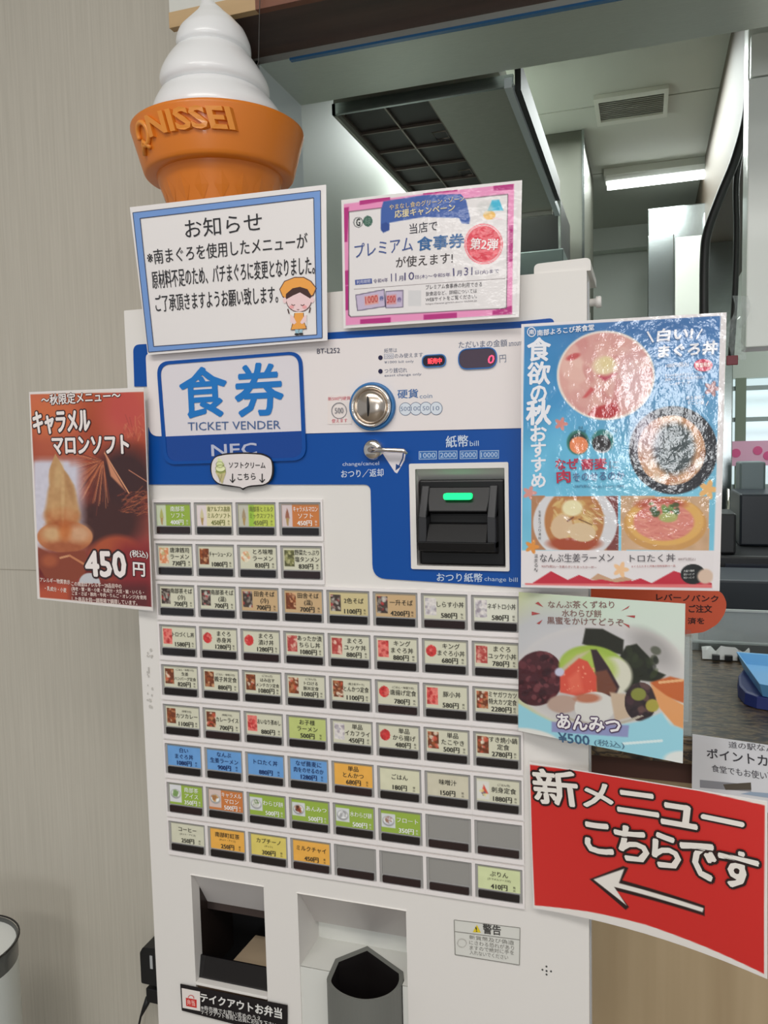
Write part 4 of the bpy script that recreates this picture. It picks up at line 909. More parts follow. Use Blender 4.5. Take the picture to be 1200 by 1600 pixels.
    for x, y, r_, c in ((585, 1440, 40, (230, 186, 140)), (108, 1318, 36, (216, 140, 60))):
        for a in range(5): p.ell(x + r_ * .5 * math.cos(a * 1.26), y + r_ * .5 * math.sin(a * 1.26), r_ * .6, r_ * .3, c, a * 72, .3)
    p.ell(970, 1464, 66, 54, (24, 28, 28), 0, .06); p.ell(1036, 1476, 42, 40, (206, 180, 160), 0, .3); p.poly([(70, 1512), (1072, 1520), (1072, 1540), (70, 1530)], (214, 110, 110), 3)
    # white outer margin
    for q in ([(0, 0), (1200, -80), (1200, 78), (1118, 80), (0, 140)], [(0, 0), (68, 0), (66, 1600), (0, 1600)], [(1115, 0), (1300, 0), (1300, 1600), (1074, 1600)]): pass
def pbm(p):
    pb_(p)
    ins = np.ones(p.X.shape)
    x_l = 66 + (p.Y - 140) * -.012; x_r = 1118 - (p.Y - 80) * .0285; y_t = 140 - (p.X - 66) * .057; y_b = 1522 + (p.X - 60) * .018
    ins = np.clip((p.X - x_l) / 3 + .5, 0, 1) * np.clip((x_r - p.X) / 3 + .5, 0, 1) * np.clip((p.Y - y_t) / 3 + .5, 0, 1) * np.clip((y_b - p.Y) / 3 + .5, 0, 1)
    p.mix(1 - ins, (222, 216, 216))
picture(s, 'print', t, CB, (.0008, -.0008, s.w - .0008, -s.h + .0008), .00085, pbm)
k = Ink(s, CB, LAM, .0007); WT = (226, 226, 236)
for ch, y, sz, of in (('食', 262, 122, .03), ('欲', 390, 118, .03), ('の', 500, 84, .03), ('秋', 600, 130, .035), ('お', 712, 84, .03), ('す', 800, 76, .03), ('す', 880, 74, .03), ('め', 964, 74, .03)):
    k.text(ch, 144 - sz / 2, y + sz / 2, 144 + sz / 2, y + sz / 2 - 3, sz, WT, of)
k.ring(106, 168, 22, 24, 5, WT); k.text('南', 94, 182, 120, 180, 26, WT, .02); k.text('南部よろこび茶食堂', 138, 190, 444, 158, 32, WT, .02)
k.line([(728, 165), (760, 222)], 10, WT); k.text('白い!', 780, 218, 966, 205, 64, WT, .04, slant=.1); k.line([(1020, 150), (988, 206)], 7, WT)
k.text('まぐろ丼', 785, 306, 1096, 282, 66, WT, .04, slant=.1); k.ell(1025, 345, 50, 33, (206, 62, 90)); k.text('数量限定', 985, 358, 1068, 352, 24, (236, 200, 190), .02)
k.text('1080円(税込)', 826, 364, 948, 352, 28, WT, .01); k.text('富士山の麓の身がひきしまった', 822, 408, 1000, 396, 16, WT); k.text('真鮪のとろける脂身が絶品の', 822, 430, 1036, 414, 16, WT); k.text('一杯です', 846, 456, 960, 444, 16, WT)
k.text('焼き海苔が', 934, 530, 1034, 524, 20, WT); k.text('すごい量', 940, 556, 1030, 552, 20, WT); k.line([(1052, 536), (1040, 560)], 5, WT)
RE = (176, 34, 66)
k.text('なぜ', 236, 904, 358, 900, 56, RE, .025); k.text('蕎麦', 374, 906, 510, 900, 58, RE, .03); k.text('に', 524, 898, 572, 896, 40, (120, 130, 150)); k.text('肉', 244, 976, 316, 972, 66, RE, .03); k.text('をのせるのか', 330, 966, 606, 956, 44, (70, 100, 140), .015)
k.text('1280円(税込)', 334, 1004, 424, 1002, 18, (50, 70, 110)); k.text('そば通もうなる冷たい肉蕎麦', 436, 1004, 604, 998, 14, (80, 110, 140))
k.text('辛味', 358, 690, 384, 688, 18, (40, 90, 110)); k.text('味噌', 366, 708, 398, 706, 16, (40, 90, 110)); k.text('つゆ', 540, 706, 566, 704, 16, (40, 90, 110))
k.vtext('生姜たっぷり濃旨', 150, 1130, 14, 20, (60, 60, 60))
k.vtext('温まる〜', 130, 1366, 20, 25, (80, 76, 78)); k.text('なんぶ生姜ラーメン', 152, 1400, 548, 1398, 46, (84, 80, 84), .008); k.text('900円(税込)〜生姜のきいたあったか一杯〜', 160, 1430, 456, 1436, 16, (150, 80, 80))
k.text('トロたく丼', 634, 1400, 876, 1396, 42, (84, 80, 84), .008); k.text('880円(税込)', 892, 1392, 984, 1392, 18, (150, 130, 130)); k.text('まぐろたたきと沢庵の相性抜群の一品', 642, 1428, 876, 1424, 12, (170, 90, 90))
for i, tx in enumerate(('大盛り無料', '温玉トッピング', '味玉トッピング')): k.text(tx, 920, 1452 + i * 18, 978, 1450 + i * 18, 12, (210, 210, 206))
k.build('lettering', t)

# caramel chestnut soft-serve poster ------------------------------------
CA = (30, 590, 4.20869)
s, t = poster([(45.4, 612.6), (225.3, 605.4), (239, 954.7), (58.5, 935.7)], [-.006, -.016, -.013, -.006], 'caramel_soft_serve_poster', 'orange-brown poster of a caramel chestnut soft serve beside the left machine edge', 'poster')
def pa(p):
    rnd = random.Random(11)
    p.grad(90, (186, 88, 52), 1500, (110, 30, 30)); p.noise(160, 22, 2); p.ell(700, 200, 160, 170, (186, 66, 66), 0, 1, op=.7); p.ell(200, 260, 160, 120, (200, 104, 52), 0, 1, op=.7); p.ell(320, 460, 200, 70, (176, 86, 56), 0, .8, op=.7)
    p.ell(690, 680, 210, 230, (56, 24, 24), 0, .6); p.ell(560, 950, 260, 160, (62, 26, 22), 0, .6); p.ell(640, 1180, 180, 150, (166, 74, 40), 0, .25); p.ell(620, 1230, 150, 90, (130, 50, 32), 0, .4)
    p.rect(640, 1080, 900, 1600, (128, 30, 34), 120); p.ell(300, 1440, 330, 110, (190, 82, 44), 0, 1, op=.8); p.rect(340, 1350, 860, 1520, (80, 24, 26), 60, op=.8)
    for i in range(150):
        a = rnd.uniform(1.3, 3.4); r0 = rnd.uniform(0, 60); L = rnd.uniform(90, 300); x = 550 + r0 * math.cos(a); y = 540 + r0 * math.sin(a); p.line(x, y, x + L * math.cos(a) * .7, y + L * math.sin(a) * 1.05, rnd.uniform(2, 5), rnd.choice([(196, 104, 58), (214, 140, 96), (120, 50, 34), (90, 36, 28)]), None, .55)
    for i in range(70):
        x = rnd.uniform(640, 850); y = rnd.uniform(740, 900); p.line(x, y, x + rnd.uniform(30, 110), y + rnd.uniform(-60, 10), 4, rnd.choice([(196, 110, 66), (150, 66, 44)]), None, .6)
    p.line(560, 490, 720, 750, 8, (214, 150, 110)); p.line(720, 600, 840, 675, 5, (200, 130, 100)); p.poly([(560, 480), (600, 560), (700, 740), (600, 640)], (196, 130, 96), 12)
    for i in range(26):
        x = rnd.uniform(690, 830); y = rnd.uniform(230, 400); p.line(x, y, x + rnd.uniform(-40, 40), y + rnd.uniform(20, 70), 6, rnd.choice([(206, 130, 90), (150, 60, 50), (196, 110, 80)]), None, .5)
    # pale backdrop and ice cream
    p.rect(95, 545, 410, 1120, (198, 194, 206), 90); p.rect(95, 545, 330, 1120, (200, 196, 208), 30)
    T = (184, 140, 92)
    for yy in np.linspace(510, 960, 46):
        w_ = float(np.interp(yy, [510, 560, 640, 740, 820, 880, 960], [6, 32, 66, 92, 104, 118, 106])); cxx = float(np.interp(yy, [510, 600, 700, 960], [238, 246, 278, 284])); p.ell(cxx, yy, w_, 14, T, 0, .25)
    p.ell(300, 1040, 182, 104, (188, 118, 72), 0, .06); p.ell(280, 905, 112, 58, (180, 106, 58), 0, .5, op=.8)
    p.ell(300, 1110, 150, 40, (150, 74, 40), 0, .8, op=.7); p.ell(282, 965, 100, 34, (160, 82, 36), 0, .7, op=.8)
    p.ell(215, 1020, 62, 48, (206, 172, 126), 0, .9, op=.8); p.ell(392, 1020, 72, 56, (206, 164, 130), 0, .9, op=.8); p.ell(300, 1000, 40, 60, (190, 104, 44), 0, .9, op=.7)
    p.ell(240, 860, 40, 50, (200, 156, 104), 0, .9, op=.6); p.ell(335, 860, 36, 60, (196, 150, 102), 0, .9, op=.6); p.ell(286, 760, 12, 150, (206, 170, 120), 0, .9, op=.5); p.ell(256, 640, 26, 90, (200, 166, 116), 8, .9, op=.6); p.ell(330, 720, 16, 90, (160, 112, 70), -14, .9, op=.5); p.noise(22, 5, 9, p.mask(290, 840, 200, 340))
    p.poly([(125, 1110), (200, 1150), (430, 1130), (445, 1180), (430, 1290), (340, 1350), (170, 1310), (130, 1240)], (132, 58, 34), 10); p.line(270, 1180, 330, 1165, 14, (200, 140, 100)); p.line(330, 1165, 430, 1225, 14, (190, 120, 80)); p.ell(200, 1200, 50, 40, (176, 90, 50), 0, .8, op=.7)
    p.ell(460, 1350, 70, 70, (190, 190, 194), 0, .1, p.rmask(380, 1280, 560, 1350))
    x_l = 74 + (p.Y - 110) * .0475; x_r = 822 + (p.Y - 92) * .0345; y_t = 110 - (p.X - 74) * .0225; y_b = 1445 + (p.X - 135) * .086
    ins = np.clip((p.X - x_l) / 4 + .5, 0, 1) * np.clip((x_r - p.X) / 4 + .5, 0, 1) * np.clip((p.Y - y_t) / 4 + .5, 0, 1) * np.clip((y_b - p.Y) / 4 + .5, 0, 1)
    p.mix(1 - ins, (220, 212, 206))
picture(s, 'print', t, CA, (.0008, -.0008, s.w - .0008, -s.h + .0008), .0009, pa)
k = Ink(s, CA, LAM, .0007); WT = (232, 222, 218); OL = (44, 18, 20)
k.text('〜秋限定メニュー〜', 150, 182, 668, 150, 68, WT, .02, OL, .05)
k.text('キャラメル', 100, 366, 466, 352, 140, WT, .035, OL, .05); k.text('マロンソフト', 222, 496, 722, 492, 112, WT, .035, OL, .05)
k.text('450', 444, 1298, 704, 1306, 160, WT, .035, OL, .055); k.text('(税込)', 730, 1178, 850, 1186, 52, WT, .015, OL, .04); k.text('円', 752, 1296, 828, 1304, 88, WT, .025, OL, .05)
for tx, xa, ya, xb, yb in (('アレルギー物質表示', 140, 1340, 335, 1358), ('・乳成分・小麦', 172, 1398, 312, 1412), ('この商品はアレルギー28品目中の', 344, 1366, 674, 1384), ('(海老・蟹・卵・小麦・乳成分・大豆・鮭・いくら・', 344, 1402, 822, 1428), ('ごま・さば・豚肉・牛肉・りんご・オレンジ)を使用', 348, 1432, 838, 1462), ('した商品を同一調理場で調理しています。', 348, 1468, 778, 1496)):
    k.text(tx, xa, ya, xb, yb, 30, (226, 206, 196), .015)
k.build('lettering', t)

# anmitsu poster ---------------------------------------------------------
CM = (800, 900, 3.0)
s, t = poster([(810.7, 925), (1070.7, 943.3), (1066.7, 1192.7), (810, 1141.7)], [-.008, -.052, -.064, -.012], 'anmitsu_poster', 'pale green dessert poster with strawberry and kelp bowl, taped below the blue poster', 'poster')
def pm(p):
    rnd = random.Random(3)
    p.grad(30, (192, 196, 150), 500, (204, 206, 200), True); p.ell(500, 100, 330, 130, (190, 212, 190), 0, 1, op=.8); p.ell(700, 180, 260, 160, (200, 212, 200), 0, 1, op=.8); p.ell(150, 300, 220, 160, (184, 184, 190), 0, .8, op=.9); p.rect(20, 700, 820, 900, (146, 196, 210), 60)
    # bowl
    p.ell(420, 470, 410, 246, (206, 202, 196), 0, .05); p.ell(415, 466, 392, 232, (188, 184, 182), 0, .25); p.ell(300, 360, 260, 120, (196, 194, 196), 0, .8, op=.8); p.ell(660, 340, 120, 60, (146, 142, 140), 38, .8, op=.7)
    p.poly([(340, 245), (420, 248), (520, 300), (515, 370), (420, 350), (325, 318)], (36, 36, 26), 8); p.poly([(530, 330), (580, 318), (640, 380), (660, 440), (720, 465), (680, 500), (600, 490), (560, 560), (520, 540), (545, 440), (500, 380)], (34, 36, 24), 8); p.blobs(14, (450, 330, 680, 480), 26, [(46, 52, 32), (24, 26, 20), (60, 70, 40)], rnd, None, .6)
    # red beans
    m = p.mask(120, 480, 115, 130, 20); p.mix(m, (70, 30, 36)); p.blobs(70, (30, 350, 220, 600), 16, [(96, 44, 50), (50, 22, 28), (116, 62, 66), (70, 28, 36)], rnd, m, .8, 1.5)
    # matcha cream
    p.ell(380, 440, 165, 112, (150, 176, 70), 12, .08); p.ell(470, 470, 90, 90, (206, 204, 186), 30, .2); p.ell(360, 430, 130, 80, (166, 186, 86), 10, .3, op=.8); p.poly([(230, 430), (300, 370), (360, 350), (300, 400), (240, 450)], (190, 180, 150), 14)
    p.poly([(365, 345), (392, 345), (450, 430), (500, 520), (480, 570), (400, 548), (388, 450)], (52, 34, 40), 8); p.poly([(384, 450), (440, 440), (490, 530), (470, 560), (396, 552)], (110, 66, 50), 12)
    p.poly([(222, 462), (310, 385), (350, 400), (392, 470), (394, 545), (300, 562), (222, 545)], (206, 80, 62), 8); p.poly([(260, 480), (310, 440), (330, 540), (270, 550)], (222, 110, 86), 20, None, .7); p.blobs(20, (240, 420, 385, 545), 5, [(230, 150, 120)], rnd, None, .8)
    # mochi and jelly
    p.ell(235, 600, 72, 42, (176, 150, 136), 0, .2); p.ell(385, 615, 95, 72, (206, 204, 198), 0, .06); p.ell(350, 572, 60, 22, (170, 90, 60), 0, .5, op=.8); p.poly([(455, 545), (540, 555), (560, 660), (480, 680)], (190, 168, 144), 10); p.ell(220, 450, 22, 20, (190, 190, 210), 0, .4)
    m = p.mask(600, 590, 76, 90); p.mix(m, (52, 38, 40)); p.blobs(24, (540, 500, 680, 660), 20, [(70, 46, 52), (40, 30, 34), (96, 70, 66)], rnd, m, .8); p.ell(590, 555, 36, 30, (128, 132, 60), 0, .2); p.ell(656, 608, 32, 30, (160, 150, 66), 0, .2)
    p.poly([(645, 500), (740, 472), (812, 490), (812, 600), (700, 560)], (186, 96, 48), 8); p.poly([(645, 505), (720, 560), (812, 610), (812, 720), (760, 700), (690, 620)], (214, 150, 96), 8); p.line(690, 500, 800, 490, 12, (222, 170, 120))
    # rim and wave
    for i in range(40):
        a0 = math.radians(20 + i * 3.2); 
        p.line(420 + 398 * math.cos(a0), 330 + 366 * math.sin(a0), 420 + 398 * math.cos(a0 + .06), 330 + 366 * math.sin(a0 + .06), 11, (176, 168, 152), p.rmask(150, 655, 700, 900))
    p.poly([(20, 590), (100, 640), (220, 700), (400, 716), (600, 680), (700, 640), (740, 700), (815, 730), (815, 900), (380, 850), (20, 760)], (146, 200, 214), 10); p.ell(90, 760, 130, 44, (216, 216, 210), 10, .2); p.line(520, 785, 700, 772, 12, (210, 226, 226)); p.ell(790, 860, 80, 40, (214, 218, 214), 0, .3)
    p.poly([(184, 682), (546, 700), (540, 755), (184, 730)], (136, 128, 176), 6, None, .8)
picture(s, 'print', t, CM, (.0, .0, s.w, -s.h), .0009, pm)
k = Ink(s, CM, LAM, .0007); DB = (128, 96, 90)
k.text('なんぶ茶くずねり', 168, 150, 476, 152, 34, DB, .012); k.text('水わらび餅', 232, 190, 416, 194, 34, DB, .012); k.text('黒蜜をかけてどうぞ', 164, 224, 520, 236, 34, DB, .015)
for q in ([(108, 128), (146, 146), (122, 120)], [(92, 166), (132, 176), (92, 184)], [(114, 222), (142, 204), (128, 226)], [(506, 164), (548, 138), (540, 150)], [(530, 186), (574, 184), (572, 196)], [(512, 218), (548, 244), (546, 230)]): k.poly(q, (166, 72, 70))
k.text('あんみつ', 214, 712, 508, 738, 66, (226, 222, 222), .03, (80, 60, 90), .07); k.text('¥500', 218, 776, 362, 792, 44, (60, 90, 120), .02); k.text('(税込)', 384, 796, 526, 812, 34, (84, 120, 140), .01)
k.build('lettering', t)

# red sign ---------------------------------------------------------------
CR = (800, 1180, 3.0)
s, t = poster([(826.7, 1191), (1199, 1252), (1199, 1530), (833.5, 1419)], [-.008, -.058, -.070, -.008], 'red_arrow_sign', 'red laminated sign with white lettering and a white arrow pointing left', 'sign', bow=-.014)
def pr_(p):
    p.fill((222, 216, 210)); p.poly([(84, 44), (400, 84), (800, 150), (1184, 235), (1182, 640), (1180, 1026), (900, 925), (600, 822), (350, 756), (106, 704), (92, 380)], (198, 38, 34), 3)
    p.poly([(344, 596), (500, 534), (524, 544), (494, 604), (888, 722), (886, 772), (466, 656), (524, 736), (508, 750)], (34, 14, 14), 4); p.poly([(362, 598), (504, 548), (478, 618), (882, 734), (876, 754), (456, 636), (512, 728)], (226, 220, 212), 4)
picture(s, 'red_field', t, CR, (.0008, -.0008, s.w - .0008, -s.h + .0008), .0008, pr_)
k = Ink(s, CR, LAM, .0013); WT = (226, 220, 212); OL = (34, 14, 14)
for ch, xa, ya, xb, yb, h in (('新', 112, 222, 304, 242, 158), ('メ', 326, 240, 462, 242, 104), ('ニ', 482, 262, 668, 290, 100), ('ュ', 686, 320, 850, 348, 100)):
    k.text(ch, xa, ya, xb, yb, h, WT, .03, OL, .055)
k.line([(876, 286), (1080, 326)], 40, OL); k.ell(880, 287, 20, 20, OL); k.ell(1076, 326, 20, 20, OL); k.line([(882, 287), (1074, 325)], 24, WT); k.ell(884, 287, 13, 12, WT); k.ell(1072, 325, 13, 12, WT)
for ch, xa, ya, xb, yb, h in (('こ', 336, 458, 454, 478, 140), ('ち', 474, 492, 622, 520, 160), ('ら', 644, 526, 772, 552, 160), ('で', 786, 572, 948, 602, 166), ('す', 962, 606, 1152, 650, 168)):
    k.text(ch, xa, ya, xb, yb, h, WT, .03, OL, .055)
k.build('lettering', t)

# takeout sticker ---------------------------------------------------------
CT_ = (270, 1520, 6.0)
s, t = poster([(281.5, 1537.5), (449, 1571), (449, 1622), (284, 1579)], [-.0026] * 4, 'takeout_sticker', 'black takeout lunch sticker with white lettering and a red icon below the ticket outlet', 'sticker', col=(26, 22, 24), mat=MATTE)
k = Ink(s, CT_, MATTE, .0004); WT = (214, 212, 208)
k.poly([(82, 140), (232, 170), (236, 352), (92, 326)], (222, 214, 208)); k.poly([(116, 230), (204, 246), (206, 324), (120, 308)], (196, 50, 46)); k.text('弁当', 130, 296, 192, 306, 50, (232, 180, 170), .02); k.ring(160, 232, 24, 28, 6, (196, 60, 60), a0=180, a1=360)
k.text('テイクアウトお弁当', 240, 258, 1018, 424, 82, WT, .03); k.text('※券売機でお買い求めのうえ', 246, 334, 800, 444, 44, WT, .008); k.text('テイクアウト専用と店員にお伝え下さい', 246, 374, 960, 510, 44, WT, .01)
k.build('lettering', t)

# ================================================================ giant soft serve display
sc = thing('soft_serve_display', 'giant white soft serve swirl in an orange cone standing on the machine', 'display model', (.045, .15, MT))
ORC = M((212, 118, 28), .42, coat=.15)
ax = Vector((.045, .12, 0)); ax = Vector((P(342, 218, Y=.15)[0], .15, 0))
RZ = P(342, 222, Y=.15)[2] - .004      # rim middle height
cx_, cy_ = ax.x, ax.y
b = B(); R1 = .1225
prof = [(MT, .044), (MT + .01, .048), (RZ - .090, .0690), (RZ - .056, .0820), (RZ - .046, .0845)]
b.lathe((cx_, cy_, 0), (0, 0, 1), prof, ORC, 64, True); 
b.build('cone', sc)
b = B(); prof = [(RZ - .046, .080), (RZ - .0465, .0975), (RZ - .044, .1000), (RZ - .040, .1015), (RZ + .010, .1155), (RZ + .0135, .1155), (RZ + .015, .1135), (RZ + .015, .104), (RZ - .01, .100)]
b.lathe((cx_, cy_, 0), (0, 0, 1), prof, ORC, 96, True, cap=False); b.build('cone_rim', sc)
# diamond facets on the cone
b = B()
for rw_ in range(3):
    for i in range(18):
        a = 2 * math.pi * (i + .5 * (rw_ % 2)) / 18; zz = RZ - .075 - rw_ * .045; 
        def cp(da, dz, e): r_ = float(np.interp(zz + dz, [MT, MT + .01, RZ - .090, RZ - .056], [.044, .048, .069, .082])) + e; return (cx_ + r_ * math.cos(a + da), cy_ + r_ * math.sin(a + da), zz + dz)
        b.add([cp(-.13, 0, .0002), cp(0, -.017, .0002), cp(.13, 0, .0002), cp(0, .017, .0002), cp(0, 0, .0009)], [(0, 1, 4), (1, 2, 4), (2, 3, 4), (3, 0, 4)], ORC)
b.build('cone_waffle_pattern', sc)
# swirl
b = B(); mpp = (P(400, 150, Y=.15)[0] - P(300, 150, Y=.15)[0]) / 100
prof_ = [(206, 342, 92), (185, 341, 88), (160, 337, 81), (140, 334, 77), (115, 332, 67), (93, 331, 59), (72, 332, 52), (51, 332, 44), (33, 332, 31), (20, 330, 20), (8, 326, 11), (0, 323, 7), (-8, 320, 3)]
pz = np.array([P(x, y, Y=.15)[2] for y, x, r in prof_]); pxc = np.array([P(x, y, Y=.15)[0] for y, x, r in prof_]); pr2 = np.array([r * mpp for y, x, r in prof_])
zb_, zt_ = P(400, 211, Y=.15)[2], pz[-1]; pitch = .0545; NSg = 72; NP = 22; vs = []; fs = []
turns = int((zt_ - zb_) / pitch * NSg) + NSg + 1
def hstep(q): return math.floor(q) + (q % 1) - .28 * (1 - math.cos(2 * math.pi * (q % 1))) / 2
def sw(z_, a_, ph):
    zz = min(max(z_, zb_ - .03), zt_); Rr = float(np.interp(zz, pz, pr2)); xc = float(np.interp(zz, pz, pxc))
    amp = .15 * min(1, (zt_ - zz) / .07 + .15)
    bul = (max(0, math.sin(math.pi * ph ** .80))) ** .60
    r_ = Rr * (1 - amp + amp * 1.15 * bul)
    return (xc + r_ * math.cos(a_), cy_ + r_ * math.sin(a_), zz)
for i in range(turns + 1):
    a_ = math.atan2(CAM[1] - cy_, CAM[0] - cx_) + math.pi / 2 - 2 * math.pi * i / NSg
    for j in range(NP + 1):
        ph = j / NP; vs.append(sw(zb_ + pitch * (hstep(i / NSg) - 1 + ph), a_, ph))
for i in range(turns):
    for j in range(NP): k0 = i * (NP + 1) + j; fs.append((k0, k0 + 1, k0 + NP + 2, k0 + NP + 1))
CREAM = M((236, 236, 232), .3, coat=.4); b.add(vs, fs, CREAM, smooth=True); b.build('cream_swirl', sc)
# raised lettering wrapped round the rim
b = B(); v, f = glyphs('NISSEI', .03); lo = v.min(0); sz = v.max(0) - lo
def rimpt(u_, v_, e):   # u_ metres round the rim, v_ metres up
    r_ = .1015 + (v_ + .040) * .0140 / .050 + e; a = A0 + u_ / r_; return (cx_ + r_ * math.cos(a), cy_ + r_ * math.sin(a), RZ + v_)
cdir = math.atan2(CAM[1] - cy_, CAM[0] - cx_); A0 = cdir - .98
Lw, Lh = .118, .025
pts = [rimpt(.012 + (q[0] - lo[0]) / sz[0] * Lw, -.021 + (q[1] - lo[1]) / sz[1] * Lh, .0045) for q in v]
bot = [rimpt(.012 + (q[0] - lo[0]) / sz[0] * Lw, -.021 + (q[1] - lo[1]) / sz[1] * Lh, -.002) for q in v]
ORL = M((226, 142, 52), .4, coat=.2)
b.add(pts, f, ORL)
ed = {}
for t_ in f:
    for i in range(len(t_)):
        e_ = (t_[i], t_[(i + 1) % len(t_)]); ed[e_] = 1
n_ = len(v); side = [(e_[0], e_[0] + n_, e_[1] + n_, e_[1]) for e_ in ed if (e_[1], e_[0]) not in ed]
b.add(pts + bot, side, ORC); b.build('raised_lettering', sc)
b = B(); ringp = [rimpt(-.004 + .0125 * math.cos(a), -.012 + .013 * math.sin(a), .002) for a in np.linspace(-2.2, 3.4, 26)]
b.tube(ringp, .0032, ORL, 8); b.tube([rimpt(-.014, -.034, .002), rimpt(-.006, -.020, .003), rimpt(.004, -.030, .002)], .003, ORL, 8); b.build('raised_emblem', sc)

# ================================================================ cable, adapter, bin
ad = thing('power_adapter', 'black power adapter plugged in beside the machine at lower left', 'power adapter', tuple(P(238, 1506, Y=WY - .01)))
a = P(223.5, 1476, Y=WY - .035); c_ = P(262, 1538, Y=WY - .035)
b = B(); b.prism(rpoly([(a[0], c_[2]), (c_[0], c_[2]), (c_[0], a[2] + .006), (a[0] + .006, a[2] + .002), (a[0], a[2] - .008)], [.003, 0, 0, .002, .002]), WY - .045, WY - .003, M((20, 20, 22), .4)); b.build('adapter_body', ad, .0015)
p1 = P(234, 1493, Y=WY - .0455); p2 = P(239, 1514, Y=WY - .0455)
b = B(); b.box((p1[0], WY - .0462, p2[2]), (p2[0], WY - .0445, p1[2]), M((176, 178, 180), .5)); b.build('label', ad)
a = P(230, 1541, Y=WY - .035); c_ = P(262, 1570, Y=WY - .035)
b = B(); b.box((a[0], WY - .040, c_[2]), (c_[0], WY - .008, a[2]), M((18, 18, 20), .45)); b.build('plug', ad, .002)
b = B(); pp = [P(x, y, Y=WY - .03) for x, y in ((232, 1560), (226, 1574), (220, 1588), (213, 1620), (208, 1680), (206, 1760))]; b.tube(pp, [.006, .0045, .002, .002, .002, .002], M((18, 18, 20), .5), 8); b.build('cable', ad)
bin_ = thing('waste_bin', 'white cylindrical bin with thin black rim ring at lower left', 'bin', (-.435, .12, 0))
bc = P(-60, 1477, Z=.66); R_ = P(24, 1477, Z=.66)[0] - bc[0]; bin_.location = (bc[0], bc[1], 0)
b = B(); b.lathe((bc[0], bc[1], 0), (0, 0, 1), [(0, R_ * .9), (.01, R_ * .93), (.625, R_ * .965)], M((206, 210, 206), .4), 48, cap=False); b.lathe((bc[0], bc[1], 0), (0, 0, 1), [(0, R_ * .01), (0, R_ * .9)], M((206, 210, 206), .4), 48, cap=False); b.build('bin_body', bin_)
b = B(); b.lathe((bc[0], bc[1], 0), (0, 0, 1), [(.625, R_ * .965), (.645, R_ * .97), (.657, R_ * .985), (.66, R_ * .96), (.64, R_ * .90), (.60, R_ * .86)], M((84, 86, 84), .3, coat=.4), 48, cap=False); b.build('bin_collar', bin_)
b = B(); b.lathe((bc[0], bc[1], 0), (0, 0, 1), [(.653, R_ * .95), (.62, R_ * .80), (.55, R_ * .70)], M((214, 216, 212), .5), 48); b.build('bin_liner', bin_)
b = B(); b.tube([(bc[0] + R_ * math.cos(q), bc[1] + R_ * math.sin(q), .66) for q in np.linspace(0, 2 * math.pi, 49)], .0014, M((30, 26, 24), .4), 6); b.build('rim_ring', bin_)
# hanging wire in front of the jamb
b = B(); b.tube([P(x, y, Y=.17) for x, y in ((407, -60), (406, -2), (405, 40), (404, 97), (400, 106), (397, 120), (399, 150))], .0007, M((60, 56, 52), .5), 6)
tag(b.build('hanging_wire'), 'thin dark wire hanging down beside the soft serve swirl', 'wire')

# ================================================================ counter things
# orange handwritten sign in an acrylic stand
q_ = [(905, 918), (1100, 918), (1128, 925), (1136, 942), (1133, 958), (1122, 975), (1100, 988), (1060, 992), (905, 985)]
og = thing('orange_price_card', 'orange rounded card with black handwriting behind the blue poster', 'sign', tuple(P(1090, 990, Y=.24)))
b = B(); poly_ = rpoly([(P(x, y, Y=.24)[0], P(x, y, Y=.24)[2]) for x, y in q_], .006, 3); b.prism(poly_, .24, .2415, M((206, 82, 46), .5)); b.build('card', og)
class FF(Face): pass
k = Ink(Face(.24), (1060, 780, 6.6667), MATTE, .0003); K = (60, 24, 20)
k.text('レバーノバンク', -230, 1050, 415, 1072, 66, K, .03); k.text('ご注文', 110, 1180, 350, 1180, 78, K, .03); k.text('済を', 100, 1300, 270, 1300, 66, K, .03); k.build('handwriting', og)
# acrylic stand (clear box edge)
ACR = bpy.data.materials.new('clear_acrylic'); ACR.use_nodes = True; bb_ = bsdf(ACR); bb_.inputs['Base Color'].default_value = (.75, .82, .82, 1); bb_.inputs['Alpha'].default_value = .28; bb_.inputs['Roughness'].default_value = .05; bb_.inputs['Coat Weight'].default_value = .6
st = thing('acrylic_stand', 'clear acrylic panel stand on the counter behind the dessert poster', 'stand', (.62, .22, CT))
a = P(1068, 985, Y=.235); c_ = P(1083, 1145, Y=.235)
b = B(); b.box((a[0] - .002, .20, CT + .0005), (a[0] + .009, .26, a[2] + .0), ACR); b.build('side_wall', st, .001)
b = B(); b.box((a[0] - .08, .252, CT + .0005), (a[0] + .008, .256, a[2] - .01), ACR); b.build('back_wall', st, .001)
# low glass screen at the far side of the counter
gs = thing('glass_screen', 'low clear glass screen with pale top edge standing on the counter', 'screen', (1.1, .66, CT))
zt = P(1180, 957, Y=.66)[2]
b = B(); b.box((.66, .66, CT + .0005), (1.9, .664, zt), ACR); b.build('pane', gs)
b = B(); b.box((.66, .6585, zt), (1.9, .6655, zt + .0035), M((176, 182, 180), .3)); b.build('top_edge', gs)
b = B(); b.box((.66, .650, CT + .0004), (1.9, .674, CT + .014), M((108, 114, 112), .35, metal=.7)); b.build('base_rail', gs)
cl_ = thing('wrapped_snack', 'crumpled clear packet with dark filling lying by the glass screen', 'packet', (.7, .6, CT)); pc = P(1135, 978, Y=.56)
b = B(); rnd = random.Random(4); vs = []; nn = 10
for j in range(4):
    for i in range(nn + 1): vs.append((pc[0] - .035 + .075 * i / nn, .585 + .012 * j, CT + .002 + [0, .016, .013, .001][j] * rnd.uniform(.6, 1.4)))
fs = [(j * (nn + 1) + i, j * (nn + 1) + i + 1, (j + 1) * (nn + 1) + i + 1, (j + 1) * (nn + 1) + i) for j in range(3) for i in range(nn)]
